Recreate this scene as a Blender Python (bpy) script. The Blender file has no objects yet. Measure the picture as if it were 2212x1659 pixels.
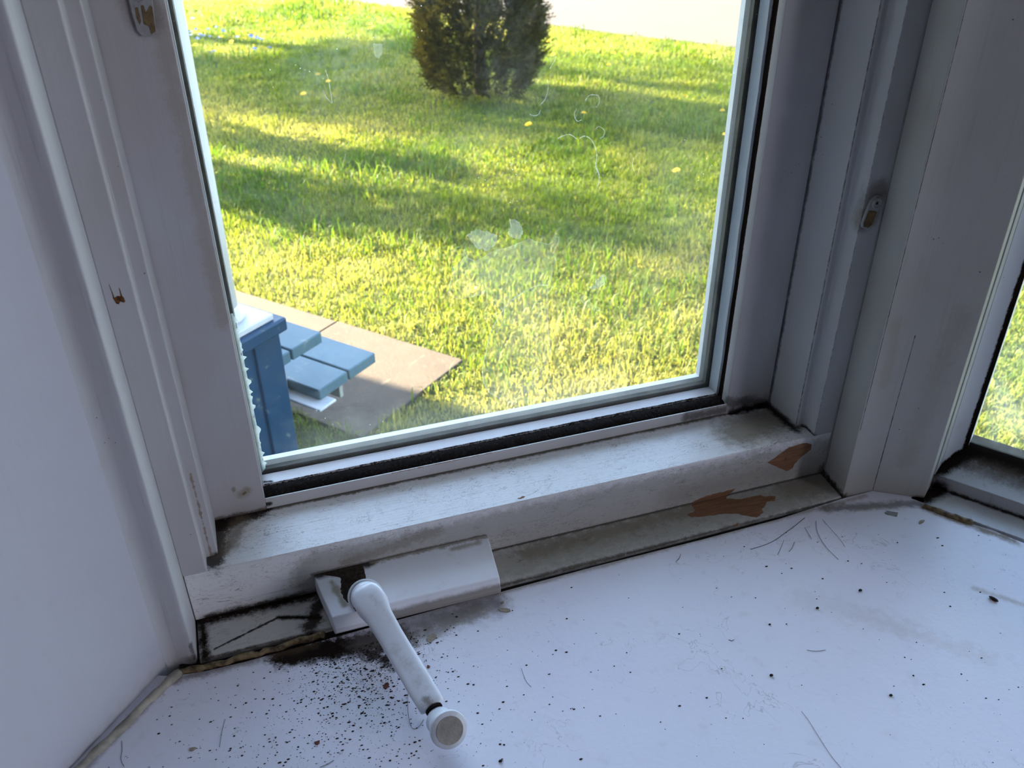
import bpy, math, random
import numpy as np
from mathutils import Vector, Matrix
random.seed(7); rng = np.random.default_rng(11)
S = bpy.context.scene; COL = S.collection

# ---------------------------------------------------------------- camera
CAMH = 0.69                      # camera height above the sill board (z = 0 is the board, metres)
Rm = ((0.947326, -0.174270, 0.268640), (-0.320209, -0.498105, 0.805827), (-0.006621, -0.849408, -0.527702))
def _camaxes():
    F, px, py = 1880.0, 1106.0, 829.5
    zd = Vector((1129.5-px, 3856-py, F)).normalized()
    x = Vector((7731-px, -390-py, F)).normalized(); x = (x-x.dot(zd)*zd).normalized()
    z = -zd; y = z.cross(x)
    return x, y, z, F
ax_, ay_, az_, F_ = _camaxes()
cam_d = bpy.data.cameras.new('camera'); cam = bpy.data.objects.new('camera', cam_d); COL.objects.link(cam)
r3 = Matrix((ax_, ay_, az_))     # world = r3 @ (right, down, forward)
m = Matrix.Identity(4)
for i in range(3):
    m[i][0] = r3[i][0]; m[i][1] = -r3[i][1]; m[i][2] = -r3[i][2]
m[2][3] = CAMH
cam.matrix_world = m
cam_d.sensor_width = 36; cam_d.lens = F_/2212*36; cam_d.clip_start = 0.02; cam_d.clip_end = 400
cam_d.dof.use_dof = True; cam_d.dof.focus_distance = 0.95; cam_d.dof.aperture_fstop = 11
S.camera = cam

# ---------------------------------------------------------------- light
SUN_AZ, SUN_EL = math.radians(135), math.radians(27)
w = bpy.data.worlds.new('sky'); S.world = w; w.use_nodes = True
wn = w.node_tree.nodes; bg = wn['Background']
sky = wn.new('ShaderNodeTexSky'); sky.sky_type = 'NISHITA'; sky.sun_disc = False
sky.sun_elevation = SUN_EL; sky.sun_rotation = math.radians(90)-SUN_AZ
w.node_tree.links.new(sky.outputs[0], bg.inputs[0]); bg.inputs[1].default_value = 1.75
sd = bpy.data.lights.new('sun', 'SUN'); sd.energy = 76; sd.angle = math.radians(1.2); sd.color = (1.0, 0.85, 0.60)
so = bpy.data.objects.new('sun', sd); COL.objects.link(so)
sdir = Vector((math.cos(SUN_AZ)*math.cos(SUN_EL), math.sin(SUN_AZ)*math.cos(SUN_EL), math.sin(SUN_EL)))
so.rotation_euler = sdir.to_track_quat('Z', 'Y').to_euler(); so.location = sdir*30
ad = bpy.data.lights.new('added_room_fill', 'AREA'); ad.shape = 'RECTANGLE'; ad.size = 1.4; ad.size_y = 1.4  # fill lamp added in the room to lift the left wall, stile and board
ad.energy = 64; ad.color = (0.86, 0.84, 1.0)
ao = bpy.data.objects.new('added_room_fill', ad); COL.objects.link(ao)
ao.location = (2.9, -1.9, 1.1); ao.rotation_euler = (Vector((2.9, -1.9, 1.1))-Vector((0.0, 0.6, 0.1))).to_track_quat('Z', 'Y').to_euler()
S.view_settings.view_transform = 'Standard'; S.view_settings.look = 'None'
S.view_settings.gamma = 1.0; S.view_settings.use_curve_mapping = False
S.view_settings.exposure = 0.0
S.render.film_transparent = False
try:
    S.cycles.use_denoising = True; S.cycles.max_bounces = 9; S.cycles.diffuse_bounces = 5
    S.cycles.transparent_max_bounces = 24; S.cycles.sample_clamp_indirect = 6; S.cycles.use_adaptive_sampling = True; S.cycles.adaptive_threshold = 0.03
except Exception: pass

# ---------------------------------------------------------------- materials
class NT:
    def __init__(s, name):
        s.m = bpy.data.materials.new(name); s.m.use_nodes = True; s.t = s.m.node_tree; s.n = s.t.nodes
        s.out = s.n['Material Output']; s.b = s.n['Principled BSDF']; s.pos = s.n.new('ShaderNodeNewGeometry').outputs['Position']
    def link(s, a, b): s.t.links.new(a, b)
    def math(s, op, a, b=None, c=None, clamp=False):
        n = s.n.new('ShaderNodeMath'); n.operation = op; n.use_clamp = clamp
        for i, v in enumerate((a, b, c)):
            if v is None: continue
            if isinstance(v, (int, float)): n.inputs[i].default_value = v
            else: s.link(v, n.inputs[i])
        return n.outputs[0]
    def vm(s, op, a, b=None, out=0):
        n = s.n.new('ShaderNodeVectorMath'); n.operation = op
        for i, v in enumerate((a, b)):
            if v is None: continue
            if isinstance(v, (tuple, list, Vector)): n.inputs[i].default_value = tuple(v)
            elif isinstance(v, (int, float)): n.inputs[3].default_value = v
            else: s.link(v, n.inputs[i if op != 'SCALE' or i == 0 else 3])
        return n.outputs[out]
    def noise(s, scale, detail=3, rough=0.55, vec=None, dist=0.0):
        n = s.n.new('ShaderNodeTexNoise'); n.inputs['Scale'].default_value = scale; n.inputs['Detail'].default_value = detail
        n.inputs['Roughness'].default_value = rough; n.inputs['Distortion'].default_value = dist
        s.link(vec if vec is not None else s.pos, n.inputs['Vector']); return n.outputs['Fac']
    def stretch(s, v):
        n = s.n.new('ShaderNodeMapping'); n.inputs['Scale'].default_value = v; s.link(s.pos, n.inputs['Vector']); return n.outputs[0]
    def mr(s, v, a, b, c=0.0, d=1.0, smooth=True):
        n = s.n.new('ShaderNodeMapRange'); n.interpolation_type = 'SMOOTHSTEP' if smooth else 'LINEAR'
        s.link(v, n.inputs[0])
        for i, x in enumerate((a, b, c, d)): n.inputs[i+1].default_value = x
        return n.outputs[0]
    def mix(s, f, a, b):
        n = s.n.new('ShaderNodeMix'); n.data_type = 'RGBA'
        if isinstance(f, (int, float)): n.inputs[0].default_value = f
        else: s.link(f, n.inputs[0])
        for k, v in ((6, a), (7, b)):
            if isinstance(v, tuple): n.inputs[k].default_value = (*v[:3], 1)
            else: s.link(v, n.inputs[k])
        return n.outputs[2]
    def segdist(s, A, B):
        A = Vector(A); B = Vector(B); ab = B-A; L2 = max(ab.length_squared, 1e-9)
        pa = s.vm('SUBTRACT', s.pos, tuple(A))
        t = s.math('MULTIPLY', s.vm('DOT_PRODUCT', pa, tuple(ab), out=1), 1/L2, clamp=True)
        n = s.n.new('ShaderNodeVectorMath'); n.operation = 'SCALE'; n.inputs[0].default_value = tuple(ab); s.link(t, n.inputs[3])
        return s.vm('LENGTH', s.vm('SUBTRACT', pa, n.outputs[0]), out=1)
    def bump(s, h, strength=0.3, dist=0.001):
        n = s.n.new('ShaderNodeBump'); n.inputs['Strength'].default_value = strength; n.inputs['Distance'].default_value = dist
        s.link(h, n.inputs['Height']); s.link(n.outputs[0], s.b.inputs['Normal'])

MOLD = (0.018, 0.013, 0.010); BROWN = (0.075, 0.052, 0.032); TAN = (0.24, 0.19, 0.13)
def paint(name, base, rough=0.45, segs=(), specks=0.0, speck_r=0.16, speck_scale=260, grain=None, grain_amt=0.12, tint=None, tint_amt=0.25, cracks=0.0, spec=0.35, scratch=None):
    """old gloss paint: faint tint patches, brushed grain, fly specks, dirt and painted shade along listed lines (a, b, inner, outer, colour, amount, roughness of edge)"""
    t = NT(name); c = base
    big = t.noise(6, 3)
    c = t.mix(t.mr(big, 0.35, 0.75, 0, tint_amt), c, tint or tuple(x*0.8 for x in base))
    c = t.mix(t.mr(t.noise(45, 5, 0.6), 0.55, 0.8, 0, 0.22), c, (0.42, 0.38, 0.31))
    h = t.noise(160, 3)
    if grain:
        g = t.noise(1.0, 5, 0.65, t.stretch(grain))
        c = t.mix(t.mr(g, 0.56, 0.72, 0, grain_amt), c, tuple(x*0.45 for x in base))
        h = t.math('ADD', h, t.math('MULTIPLY', g, 1.5))
    en = t.noise(85, 8, 0.78); en2 = t.noise(900, 3, 0.7)
    e = t.math('ADD', t.math('MULTIPLY', t.math('SUBTRACT', en, 0.5), 1.7), t.math('MULTIPLY', t.math('SUBTRACT', en2, 0.5), 0.5))
    dm = None
    for (A, B, r0, r1, col, amt, ea) in segs:
        d = t.math('ADD', t.segdist(A, B), t.math('MULTIPLY', e, ea))
        mk = t.mr(d, r0, r1, amt, 0.0); c = t.mix(mk, c, col); dm = mk if dm is None else t.math('MAXIMUM', dm, mk)
    if cracks:
        n = t.noise(14, 4, 0.6, dist=1.2)
        line = t.mr(t.math('ABSOLUTE', t.math('SUBTRACT', n, 0.5)), 0.0, 0.006, cracks, 0.0)
        c = t.mix(t.math('MULTIPLY', line, t.mr(t.noise(9, 2), 0.5, 0.62)), c, (0.12, 0.09, 0.06))
    if scratch:
        sv_, amt_ = scratch
        for q_, off_ in ((1.0, 0.50), (1.7, 0.44), (2.6, 0.55)):
            n_ = t.noise(q_, 4, 0.6, t.stretch(sv_), dist=0.9)
            ln_ = t.mr(t.math('ABSOLUTE', t.math('SUBTRACT', n_, off_)), 0.0, 0.010, amt_, 0.0)
            c = t.mix(t.math('MULTIPLY', ln_, t.mr(t.noise(26*q_, 3), 0.48, 0.62)), c, (0.13, 0.10, 0.075))
        c = t.mix(t.mr(t.noise(330, 5, 0.7), 0.60, 0.76, 0, 0.55), c, (0.22, 0.19, 0.16))
    if specks:
        v = t.n.new('ShaderNodeTexVoronoi'); v.inputs['Scale'].default_value = speck_scale; v.inputs['Randomness'].default_value = 1.0
        t.link(t.pos, v.inputs['Vector'])
        sep = t.n.new('ShaderNodeSeparateColor'); t.link(v.outputs['Color'], sep.inputs[0])
        gate = t.mr(t.math('MULTIPLY', sep.outputs[0], t.mr(t.noise(11, 3), 0.3, 0.75, 0.3, 1.2)), 1-specks, 1-specks*0.7)
        sp = t.math('MULTIPLY', t.mr(v.outputs['Distance'], speck_r*0.5, speck_r, 1.0, 0.0), gate)
        c = t.mix(sp, c, (0.03, 0.025, 0.022))
    t.link(c, t.b.inputs['Base Color']); t.b.inputs['Roughness'].default_value = rough
    t.b.inputs['Specular IOR Level'].default_value = spec
    if dm is not None:
        t.link(t.mr(dm, 0, 1, rough, 0.95, False), t.b.inputs['Roughness']); t.link(t.mr(dm, 0, 1, spec, 0.02, False), t.b.inputs['Specular IOR Level'])
    t.bump(h, 0.25, 0.0006)
    return t.m
def plain(name, col, rough=0.6, amt=0.25, scale=40, spec=0.3, bump=0.2, metal=0.0, bdist=0.001):
    t = NT(name); c = t.mix(t.mr(t.noise(scale, 4), 0.3, 0.75, 0, 1), col, tuple(x*(1-amt) for x in col))
    t.link(c, t.b.inputs['Base Color']); t.b.inputs['Roughness'].default_value = rough
    t.b.inputs['Specular IOR Level'].default_value = spec; t.b.inputs['Metallic'].default_value = metal
    t.bump(t.noise(scale*4, 3), bump, bdist); return t.m

# ---------------------------------------------------------------- builders
def tag(o, label=None, cat=None, group=None, kind=None):
    if label: o['label'] = label
    if cat: o['category'] = cat
    if group: o['group'] = group
    if kind: o['kind'] = kind
    return o
def wloc(o):
    v = Vector((0, 0, 0))
    while o is not None: v = v+o.location; o = o.parent
    return v
def mesh(name, verts, faces, mat=None, parent=None, bevel=0, seg=2, smooth=False, origin=None):
    me = bpy.data.meshes.new(name)
    base = wloc(parent) if parent else Vector((0, 0, 0))
    og = Vector(origin) if origin is not None else base
    me.from_pydata([tuple(Vector(v)-og) for v in verts], [], faces); me.update()
    o = bpy.data.objects.new(name, me); COL.objects.link(o)
    if parent: o.parent = parent
    o.location = og-base
    if mat: me.materials.append(mat)
    if bevel:
        b = o.modifiers.new('edge', 'BEVEL'); b.width = bevel; b.segments = seg; b.limit_method = 'ANGLE'; b.angle_limit = math.radians(35)
        b.harden_normals = False
    if smooth or bevel:
        for p in me.polygons: p.use_smooth = True
        if not smooth:
            try: me.set_sharp_from_angle(angle=math.radians(35))
            except Exception: pass
    return o
def empty(name, loc):
    o = bpy.data.objects.new(name, None); COL.objects.link(o); o.location = loc; o.empty_display_size = 0.05; return o
def box_vf(x0, x1, y0, y1, z0, z1):
    v = [(x0,y0,z0),(x1,y0,z0),(x1,y1,z0),(x0,y1,z0),(x0,y0,z1),(x1,y0,z1),(x1,y1,z1),(x0,y1,z1)]
    return v, [(0,3,2,1),(4,5,6,7),(0,1,5,4),(1,2,6,5),(2,3,7,6),(3,0,4,7)]
def box(name, x0, x1, y0, y1, z0, z1, mat, parent=None, bevel=0.001, **k):
    v, f = box_vf(x0, x1, y0, y1, z0, z1); return mesh(name, v, f, mat, parent, bevel, **k)
def prism(name, poly, z0, z1, mat, parent=None, bevel=0.001, **k):
    """vertical extrusion of an XY outline (counter-clockwise)"""
    a = sum(poly[i][0]*poly[(i+1) % len(poly)][1]-poly[(i+1) % len(poly)][0]*poly[i][1] for i in range(len(poly)))
    if a < 0: poly = poly[::-1]
    n = len(poly); v = [(x, y, z0) for x, y in poly]+[(x, y, z1) for x, y in poly]
    f = [tuple(range(n-1, -1, -1)), tuple(range(n, 2*n))]+[(i, (i+1) % n, (i+1) % n+n, i+n) for i in range(n)]
    return mesh(name, v, f, mat, parent, bevel, **k)
def prism_x(name, prof, x0, x1, mat, parent=None, bevel=0.001, taper=None, **k):
    """extrusion along X of a YZ outline (counter-clockwise seen from +X)"""
    a = sum(prof[i][0]*prof[(i+1) % len(prof)][1]-prof[(i+1) % len(prof)][0]*prof[i][1] for i in range(len(prof)))
    if a < 0: prof = prof[::-1]
    n = len(prof); v = [(x0, y, z) for y, z in prof]+[(x1, y, z) for y, z in prof]
    f = [tuple(range(n-1, -1, -1)), tuple(range(n, 2*n))]+[(i, (i+1) % n, (i+1) % n+n, i+n) for i in range(n)]
    return mesh(name, v, f, mat, parent, bevel, **k)
def obox(name, c, u, L, v, W, z0, z1, mat, parent=None, bevel=0.003, **k):
    """box with a corner c, sides u*L and v*W in plan"""
    P = [(c[0], c[1]), (c[0]+u[0]*L, c[1]+u[1]*L), (c[0]+u[0]*L+v[0]*W, c[1]+u[1]*L+v[1]*W), (c[0]+v[0]*W, c[1]+v[1]*W)]
    return prism(name, P, z0, z1, mat, parent, bevel, **k)
def tube_vf(pts, rad, n=8, cap=True, flat=1.0):
    pts = [Vector(p) for p in pts]; V = []; Fc = []
    for i, p in enumerate(pts):
        d = (pts[min(i+1, len(pts)-1)]-pts[max(i-1, 0)]).normalized()
        a = d.orthogonal().normalized() if i == 0 else (a-d*a.dot(d)).normalized()
        b = d.cross(a); r = rad[i] if isinstance(rad, (list, tuple)) else rad
        for k in range(n):
            t = 2*math.pi*k/n; V.append(p+a*math.cos(t)*r+b*math.sin(t)*r*flat)
    for i in range(len(pts)-1):
        for k in range(n):
            q = (k+1) % n; Fc.append((i*n+k, i*n+q, (i+1)*n+q, (i+1)*n+k))
    if cap:
        Fc.append(tuple(range(n-1, -1, -1))); Fc.append(tuple((len(pts)-1)*n+k for k in range(n)))
    return V, Fc
def tube(name, pts, rad, mat, parent=None, n=8, **k):
    V, Fc = tube_vf(pts, rad, n); return mesh(name, V, Fc, mat, parent, smooth=True, **k)
def lathe(name, c, axis, prof, mat, parent=None, n=32, up=None, **k):
    """prof: (distance along axis, radius)"""
    ax = Vector(axis).normalized(); a = ax.orthogonal().normalized(); b = ax.cross(a); c = Vector(c)
    V = []; Fc = []
    for (h, r) in prof:
        for j in range(n):
            t = 2*math.pi*j/n; V.append(c+ax*h+(a*math.cos(t)+b*math.sin(t))*r)
    for i in range(len(prof)-1):
        for j in range(n):
            q = (j+1) % n; Fc.append((i*n+j, i*n+q, (i+1)*n+q, (i+1)*n+j))
    Fc.append(tuple(range(n-1, -1, -1))); Fc.append(tuple((len(prof)-1)*n+j for j in range(n)))
    o = mesh(name, V, Fc, mat, parent, smooth=True, **k)
    try: o.data.set_sharp_from_angle(angle=math.radians(50))
    except Exception: pass
    return o
def smooth_path(pts, n=6):
    P = [Vector(p) for p in pts]; out = []
    for i in range(len(P)-1):
        p0 = P[max(i-1, 0)]; p1 = P[i]; p2 = P[i+1]; p3 = P[min(i+2, len(P)-1)]
        for k in range(n):
            t = k/n; out.append(0.5*((2*p1)+(p2-p0)*t+(2*p0-5*p1+4*p2-p3)*t*t+(3*p1-3*p2+p3-p0)*t**3))
    out.append(P[-1]); return out
def jagged(poly, amp, n=5, seed=1):
    r = random.Random(seed); out = []
    for i in range(len(poly)):
        a = Vector(poly[i]); b = Vector(poly[(i+1) % len(poly)])
        for k in range(n):
            p = a.lerp(b, k/n); out.append(p+Vector([r.uniform(-amp, amp) if k else 0 for _ in range(len(p))]))
    return out
def slab_from(name, pts3, nrm, th, mat, parent=None, bevel=0, **k):
    """thin solid with the outline pts3 and thickness th along nrm; the top is at pts3"""
    nrm = Vector(nrm).normalized(); n = len(pts3)
    V = [Vector(p) for p in pts3]+[Vector(p)-nrm*th for p in pts3]
    Fc = [tuple(range(n)), tuple(range(2*n-1, n-1, -1))]+[(i, i+n, (i+1) % n+n, (i+1) % n) for i in range(n)]
    o = mesh(name, V, Fc, mat, parent, bevel, **k)
    import bmesh
    bm = bmesh.new(); bm.from_mesh(o.data); bmesh.ops.recalc_face_normals(bm, faces=bm.faces); bm.to_mesh(o.data); bm.free()
    return o

# ================================================================ SETTING, INDOORS
TOP = 2.0
YF, YS, YG = 0.7178, 0.7973, 0.842       # frame face, sash face, inside of the pane
XL, XR, ZB = -0.089, 0.634, 0.0629       # clear opening of the frame, top of the bottom rail
WHITE = (0.66, 0.67, 0.69); GREYW = (0.60, 0.60, 0.60)

m_board = paint('board_paint', (0.74, 0.73, 0.80), 0.30, specks=0.11, speck_scale=140, speck_r=0.10, tint=(0.72, 0.67, 0.79), tint_amt=0.5, cracks=0.35, segs=[
    ((-0.03, 0.641, 0), (0.085, 0.624, 0), 0.009, 0.022, MOLD, 1.0, 0.024),
    ((0.045, 0.625, 0), (0.078, 0.592, 0), 0.002, 0.014, MOLD, 0.95, 0.034),
    ((0.05, 0.63, 0), (0.19, 0.64, 0), 0.000, 0.028, (0.16, 0.14, 0.13), 0.7, 0.03),
    ((-0.13, 0.645, 0), (0.0, 0.645, 0), 0.000, 0.010, BROWN, 0.7, 0.012),
    ((-0.135, 0.65, 0), (-0.30, 0.47, 0), 0.000, 0.007, BROWN, 0.5, 0.010),
    ((0.2, 0.652, 0), (0.68, 0.66, 0), 0.000, 0.006, TAN, 0.6, 0.008),
    ((0.62, 0.655, 0), (0.74, 0.625, 0), 0.001, 0.012, BROWN, 0.7, 0.014),
    ((0.735, 0.617, 0), (0.79, 0.535, 0), 0.000, 0.010, (0.20, 0.14, 0.08), 0.8, 0.012),
    ((0.51, 0.535, 0), (0.58, 0.47, 0), 0.000, 0.030, (0.46, 0.40, 0.36), 0.20, 0.045),
    ((0.55, 0.50, 0), (0.63, 0.41, 0), 0.000, 0.018, (0.50, 0.42, 0.42), 0.20, 0.04),
    ((0.69, 0.49, 0), (0.735, 0.44, 0), 0.000, 0.006, (0.40, 0.33, 0.27), 0.45, 0.010),
    ((0.10, 0.62, 0), (0.17, 0.635, 0), 0.002, 0.018, (0.24, 0.21, 0.19), 0.6, 0.02)])
EDGE = [(-0.155, 0.658), (-0.1346, 0.6500), (-0.105, 0.6462), (-0.0685, 0.6452), (-0.018, 0.6468), (0.10, 0.650), (0.313, 0.6552), (0.45, 0.6555), (0.557, 0.6575), (0.652, 0.6650), (0.6954, 0.6650), (0.745, 0.633), (0.7353, 0.6169), (0.7534, 0.5898), (0.7808, 0.5576), (0.798, 0.5288), (1.02, 0.208), (1.36, -0.28)]
board = prism('window_sill', EDGE+[(1.36, -0.34), (1.0, 0.10), (-0.66, 0.10)], -0.035, 0.0, m_board, bevel=0.0)
tag(board, 'wide white painted sill board under the windows, speckled with dirt', 'window sill', kind='structure')

# old caulk along the board
m_caulk = plain('caulk', (0.27, 0.195, 0.10), 0.6, 0.9, 130, bump=0.9)
m_caulk_w = plain('caulk_pale', (0.40, 0.36, 0.30), 0.6, 0.55, 70, bump=0.7)
def bead(name, pts, r, mat, seed, jit=0.0012):
    rr = random.Random(seed); P = smooth_path(pts, 5); P = [p+Vector((rr.uniform(-jit, jit), rr.uniform(-jit, jit), rr.uniform(-jit, jit)*0.5)) for p in P]
    return tube(name, P, [r*rr.uniform(0.8, 1.15) for _ in P], mat, n=8)
o = bead('caulk_bead', [(-0.130, 0.6525, 0.001), (-0.105, 0.6495, 0.001), (-0.0685, 0.6505, 0.001), (-0.03, 0.6525, 0.0), (0.012, 0.655, 0.0)], 0.0033, m_caulk, 3, 0.0016)
tag(o, 'brown cracked caulk bead in front of the grey ledge, left of the crank', 'caulk')
o = bead('caulk_bead', [(-0.1285, 0.651, 0.002), (-0.150, 0.633, 0.001), (-0.190, 0.5935, 0.0005), (-0.2224, 0.5635, 0.0), (-0.29, 0.50, 0), (-0.40, 0.39, 0)], 0.0045, m_caulk_w, 5, 0.0007)
tag(o, 'pale grey caulk bead between the plain wall and the sill board', 'caulk')
o = bead('caulk_bead', [(0.735, 0.6185, 0.001), (0.752, 0.5945, 0.001), (0.7675, 0.5755, 0.0)], 0.0040, m_caulk, 8)
tag(o, 'amber caulk lump at the foot of the second window', 'caulk')
m_gap = plain('gap_dirt', (0.02, 0.014, 0.01), 0.9, 0.5, 200, bump=0.8)

# wall to the left and the room shell
m_wall = paint('wall_paint', (0.50, 0.50, 0.55), 0.5, tint=(0.48, 0.46, 0.53), tint_amt=0.5, specks=0.02, speck_scale=120, grain=(60, 60, 4), grain_amt=0.05, segs=[
    ((-0.145, 0.655, 0), (-0.30, 0.48, 0), 0.0, 0.02, TAN, 0.25, 0.02)])
m_room = plain('room_paint', (0.22, 0.21, 0.22), 0.7, 0.1, 5)
m_floor = plain('room_floor', (0.25, 0.17, 0.11), 0.5, 0.4, 9)
W0 = Vector((-0.142, 0.664)); wd = Vector((-0.664, -0.747)).normalized(); W1 = W0+wd*1.0
wn_ = Vector((-wd.y, wd.x))*-1.0
if wn_.x > 0: wn_ = -wn_
wl = prism('wall_left', [tuple(W0), tuple(W0+wn_*0.12), tuple(W1+wn_*0.12), tuple(W1)], -0.80, 2.4, m_wall, bevel=0)
tag(wl, 'plain bluish white wall at the left of the window', 'wall', kind='structure')
RD = Vector((0.5736, -0.8192)); RN = Vector((0.8192, 0.5736))      # along and out of the second window
RE = Vector((0.745, 0.634))+RD*1.1
tag(prism('wall_front', [tuple(W1), tuple(W1+Vector((-0.0, 0.12))), (-2.6, W1.y+0.12), (-2.6, W1.y)], -0.80, 2.4, m_room, bevel=0), kind='structure')
tag(prism('wall_west', [(-2.6, W1.y), (-2.72, W1.y), (-2.72, -3.62), (-2.6, -3.62)], -0.80, 2.4, m_room, bevel=0), kind='structure')
tag(prism('wall_east', [(3.0, -0.2), (3.12, -0.2), (3.12, -3.62), (3.0, -3.62)], -0.80, 2.4, m_room, bevel=0), kind='structure')
tag(prism('wall_right', [tuple(RE+RN*0.02), tuple(RE+RN*0.14), (3.12, -0.12), (3.12, -0.24)], -0.80, 2.4, m_room, bevel=0), kind='structure')
tag(box('wall_back', -2.6, 3.0, -3.62, -3.5, -0.8, 2.4, m_room, None, 0), kind='structure')
hull = [(-2.72, -3.62), (3.12, -3.62), (3.12, -0.12), tuple(RE+RN*0.16), (0.86, 0.80), (0.72, 0.93), (-0.13, 0.93), (-0.22, 0.74), tuple(W1+Vector((-0.05, 0.12))), (-2.72, W1.y+0.12)]
tag(prism('ceiling', hull, 2.4, 2.46, m_room, bevel=0), kind='structure')
tag(prism('floor', hull, -0.88, -0.80, m_floor, bevel=0), kind='structure')

# apron under the frame, outside skin below and above the windows
m_out = plain('outside_siding', (0.70, 0.69, 0.66), 0.6, 0.15, 8)
bay = [(-0.112, 0.735), (0.72, 0.735), (0.80, 0.68), tuple(RE+RN*0.06), tuple(RE+RN*0.14), (0.875, 0.78), (0.74, 0.855), (-0.13, 0.855)]
tag(prism('wall_bay_lower', bay, -1.08, -0.035, m_out, bevel=0), kind='structure')
tag(prism('wall_bay_upper', bay, TOP, 2.4, m_out, bevel=0), kind='structure')

# ---------------------------------------------------------------- trim_1: casing at the left
m_case = paint('casing_paint', (0.52, 0.52, 0.53), 0.5, specks=0.04, grain=(220, 220, 9), grain_amt=0.3, segs=[
    ((-0.113, 0.664, 0), (-0.142, 0.660, 0), 0.001, 0.008, BROWN, 0.6, 0.01),
    ((-0.1135, 0.6655, 0.0), (-0.1135, 0.6655, 0.02), 0.0, 0.004, MOLD, 0.7, 0.006)])
tr1 = prism('trim_1', [(-0.1128, 0.7175), (-0.1125, 0.6690), (-0.1140, 0.6655), (-0.1185, 0.6652), (-0.128, 0.6690), (-0.1365, 0.6672), (-0.1430, 0.6636), (-0.22, 0.70), (-0.22, 0.80), (-0.1128, 0.80)], -0.03, 2.4, m_case, bevel=0.0009)
tag(tr1, 'grooved white casing strip between the plain wall and the window frame', 'trim', kind='structure')

# ---------------------------------------------------------------- trim_2: post between the windows
m_post = paint('post_paint', (0.42, 0.41, 0.39), 0.5, specks=0.10, speck_scale=170, grain=(160, 160, 7), grain_amt=0.18, tint=(0.34, 0.32, 0.27), tint_amt=0.45, segs=[
    ((0.660, 0.7178, 0.0), (0.653, 0.668, 0.0), 0.001, 0.008, MOLD, 0.9, 0.014),
    ((0.653, 0.668, 0), (0.745, 0.634, 0), 0.000, 0.005, BROWN, 0.8, 0.008),
    ((0.6605, 0.716, 0.0), (0.6605, 0.716, 1.2), 0.0, 0.0016, (0.10, 0.09, 0.08), 0.8, 0.001),
    ((0.6965, 0.6662, 0.0), (0.6975, 0.6662, 0.22), 0.0, 0.0010, MOLD, 0.9, 0.0012),
    ((0.655, 0.668, 0.1), (0.655, 0.668, 1.2), 0.0, 0.0009, MOLD, 0.8, 0.001),
    ((0.674, 0.667, 0.16), (0.668, 0.667, 0.24), 0.001, 0.016, (0.30, 0.27, 0.19), 0.30, 0.02),
    ((0.72, 0.650, 0.05), (0.73, 0.645, 0.25), 0.001, 0.02, (0.26, 0.24, 0.18), 0.30, 0.025)])
E0 = Vector((0.745, 0.634))
tr2 = prism('trim_2', [(0.6605, 0.7178), (0.653, 0.668), (0.697, 0.6661), tuple(E0), tuple(E0+RN*0.002+RD*0.0015), tuple(E0+RN*0.034+RD*0.0015), (0.84, 0.74), (0.84, 0.80), (0.72, 0.855), (0.6605, 0.855)], -0.03, 2.4, m_post, bevel=0.0007)
tag(tr2, 'angled white post between the two windows', 'trim', kind='structure')

# ================================================================ window_1
win = empty('window_1', (0.27, 0.76, 0.0)); tag(win, 'white casement window with peeling paint and a dirty pane', 'window', kind='structure')
m_sill = paint('ledge_paint', (0.52, 0.51, 0.49), 0.5, specks=0.35, speck_scale=420, grain=(9, 260, 100), grain_amt=0.45, scratch=((18, 60, 60), 0.6), segs=[
    ((-0.112, YF, 0), (0.02, YF, 0), 0.004, 0.016, MOLD, 1.0, 0.016),
    ((0.2, YF, 0), (0.66, YF, 0), 0.0005, 0.004, MOLD, 0.9, 0.006),
    ((-0.105, 0.662, 0), (-0.105, 0.72, 0), 0.001, 0.009, MOLD, 1.0, 0.012),
    ((-0.095, 0.672, 0), (-0.03, 0.694, 0), 0.0003, 0.0022, MOLD, 0.95, 0.004),
    ((-0.03, 0.694, 0), (0.012, 0.680, 0), 0.001, 0.005, MOLD, 1.0, 0.006),
    ((0.0, 0.67, 0), (0.015, 0.70, 0), 0.003, 0.014, MOLD, 0.95, 0.02),
    ((0.2, 0.6625, -0.001), (0.66, 0.6655, -0.001), 0.000, 0.0040, MOLD, 0.95, 0.006),
    ((-0.11, 0.662, 0), (0.0, 0.662, 0), 0.000, 0.003, BROWN, 0.9, 0.004),
    ((0.60, 0.70, 0), (0.66, 0.70, 0), 0.004, 0.03, (0.13, 0.10, 0.06), 0.75, 0.03),
    ((0.20, 0.690, 0), (0.64, 0.695, 0), 0.006, 0.04, (0.30, 0.28, 0.23), 0.7, 0.04),
    ((0.25, 0.700, 0), (0.47, 0.708, 0), 0.002, 0.02, (0.20, 0.17, 0.12), 0.6, 0.03)])
ledge = prism('frame_ledge', [(-0.1100, 0.6625), (0.3, 0.6622), (0.6525, 0.6675), (0.6605, 0.76), (-0.1120, 0.76)], -0.028, 0.0, m_sill, win, 0.0015)
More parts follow.
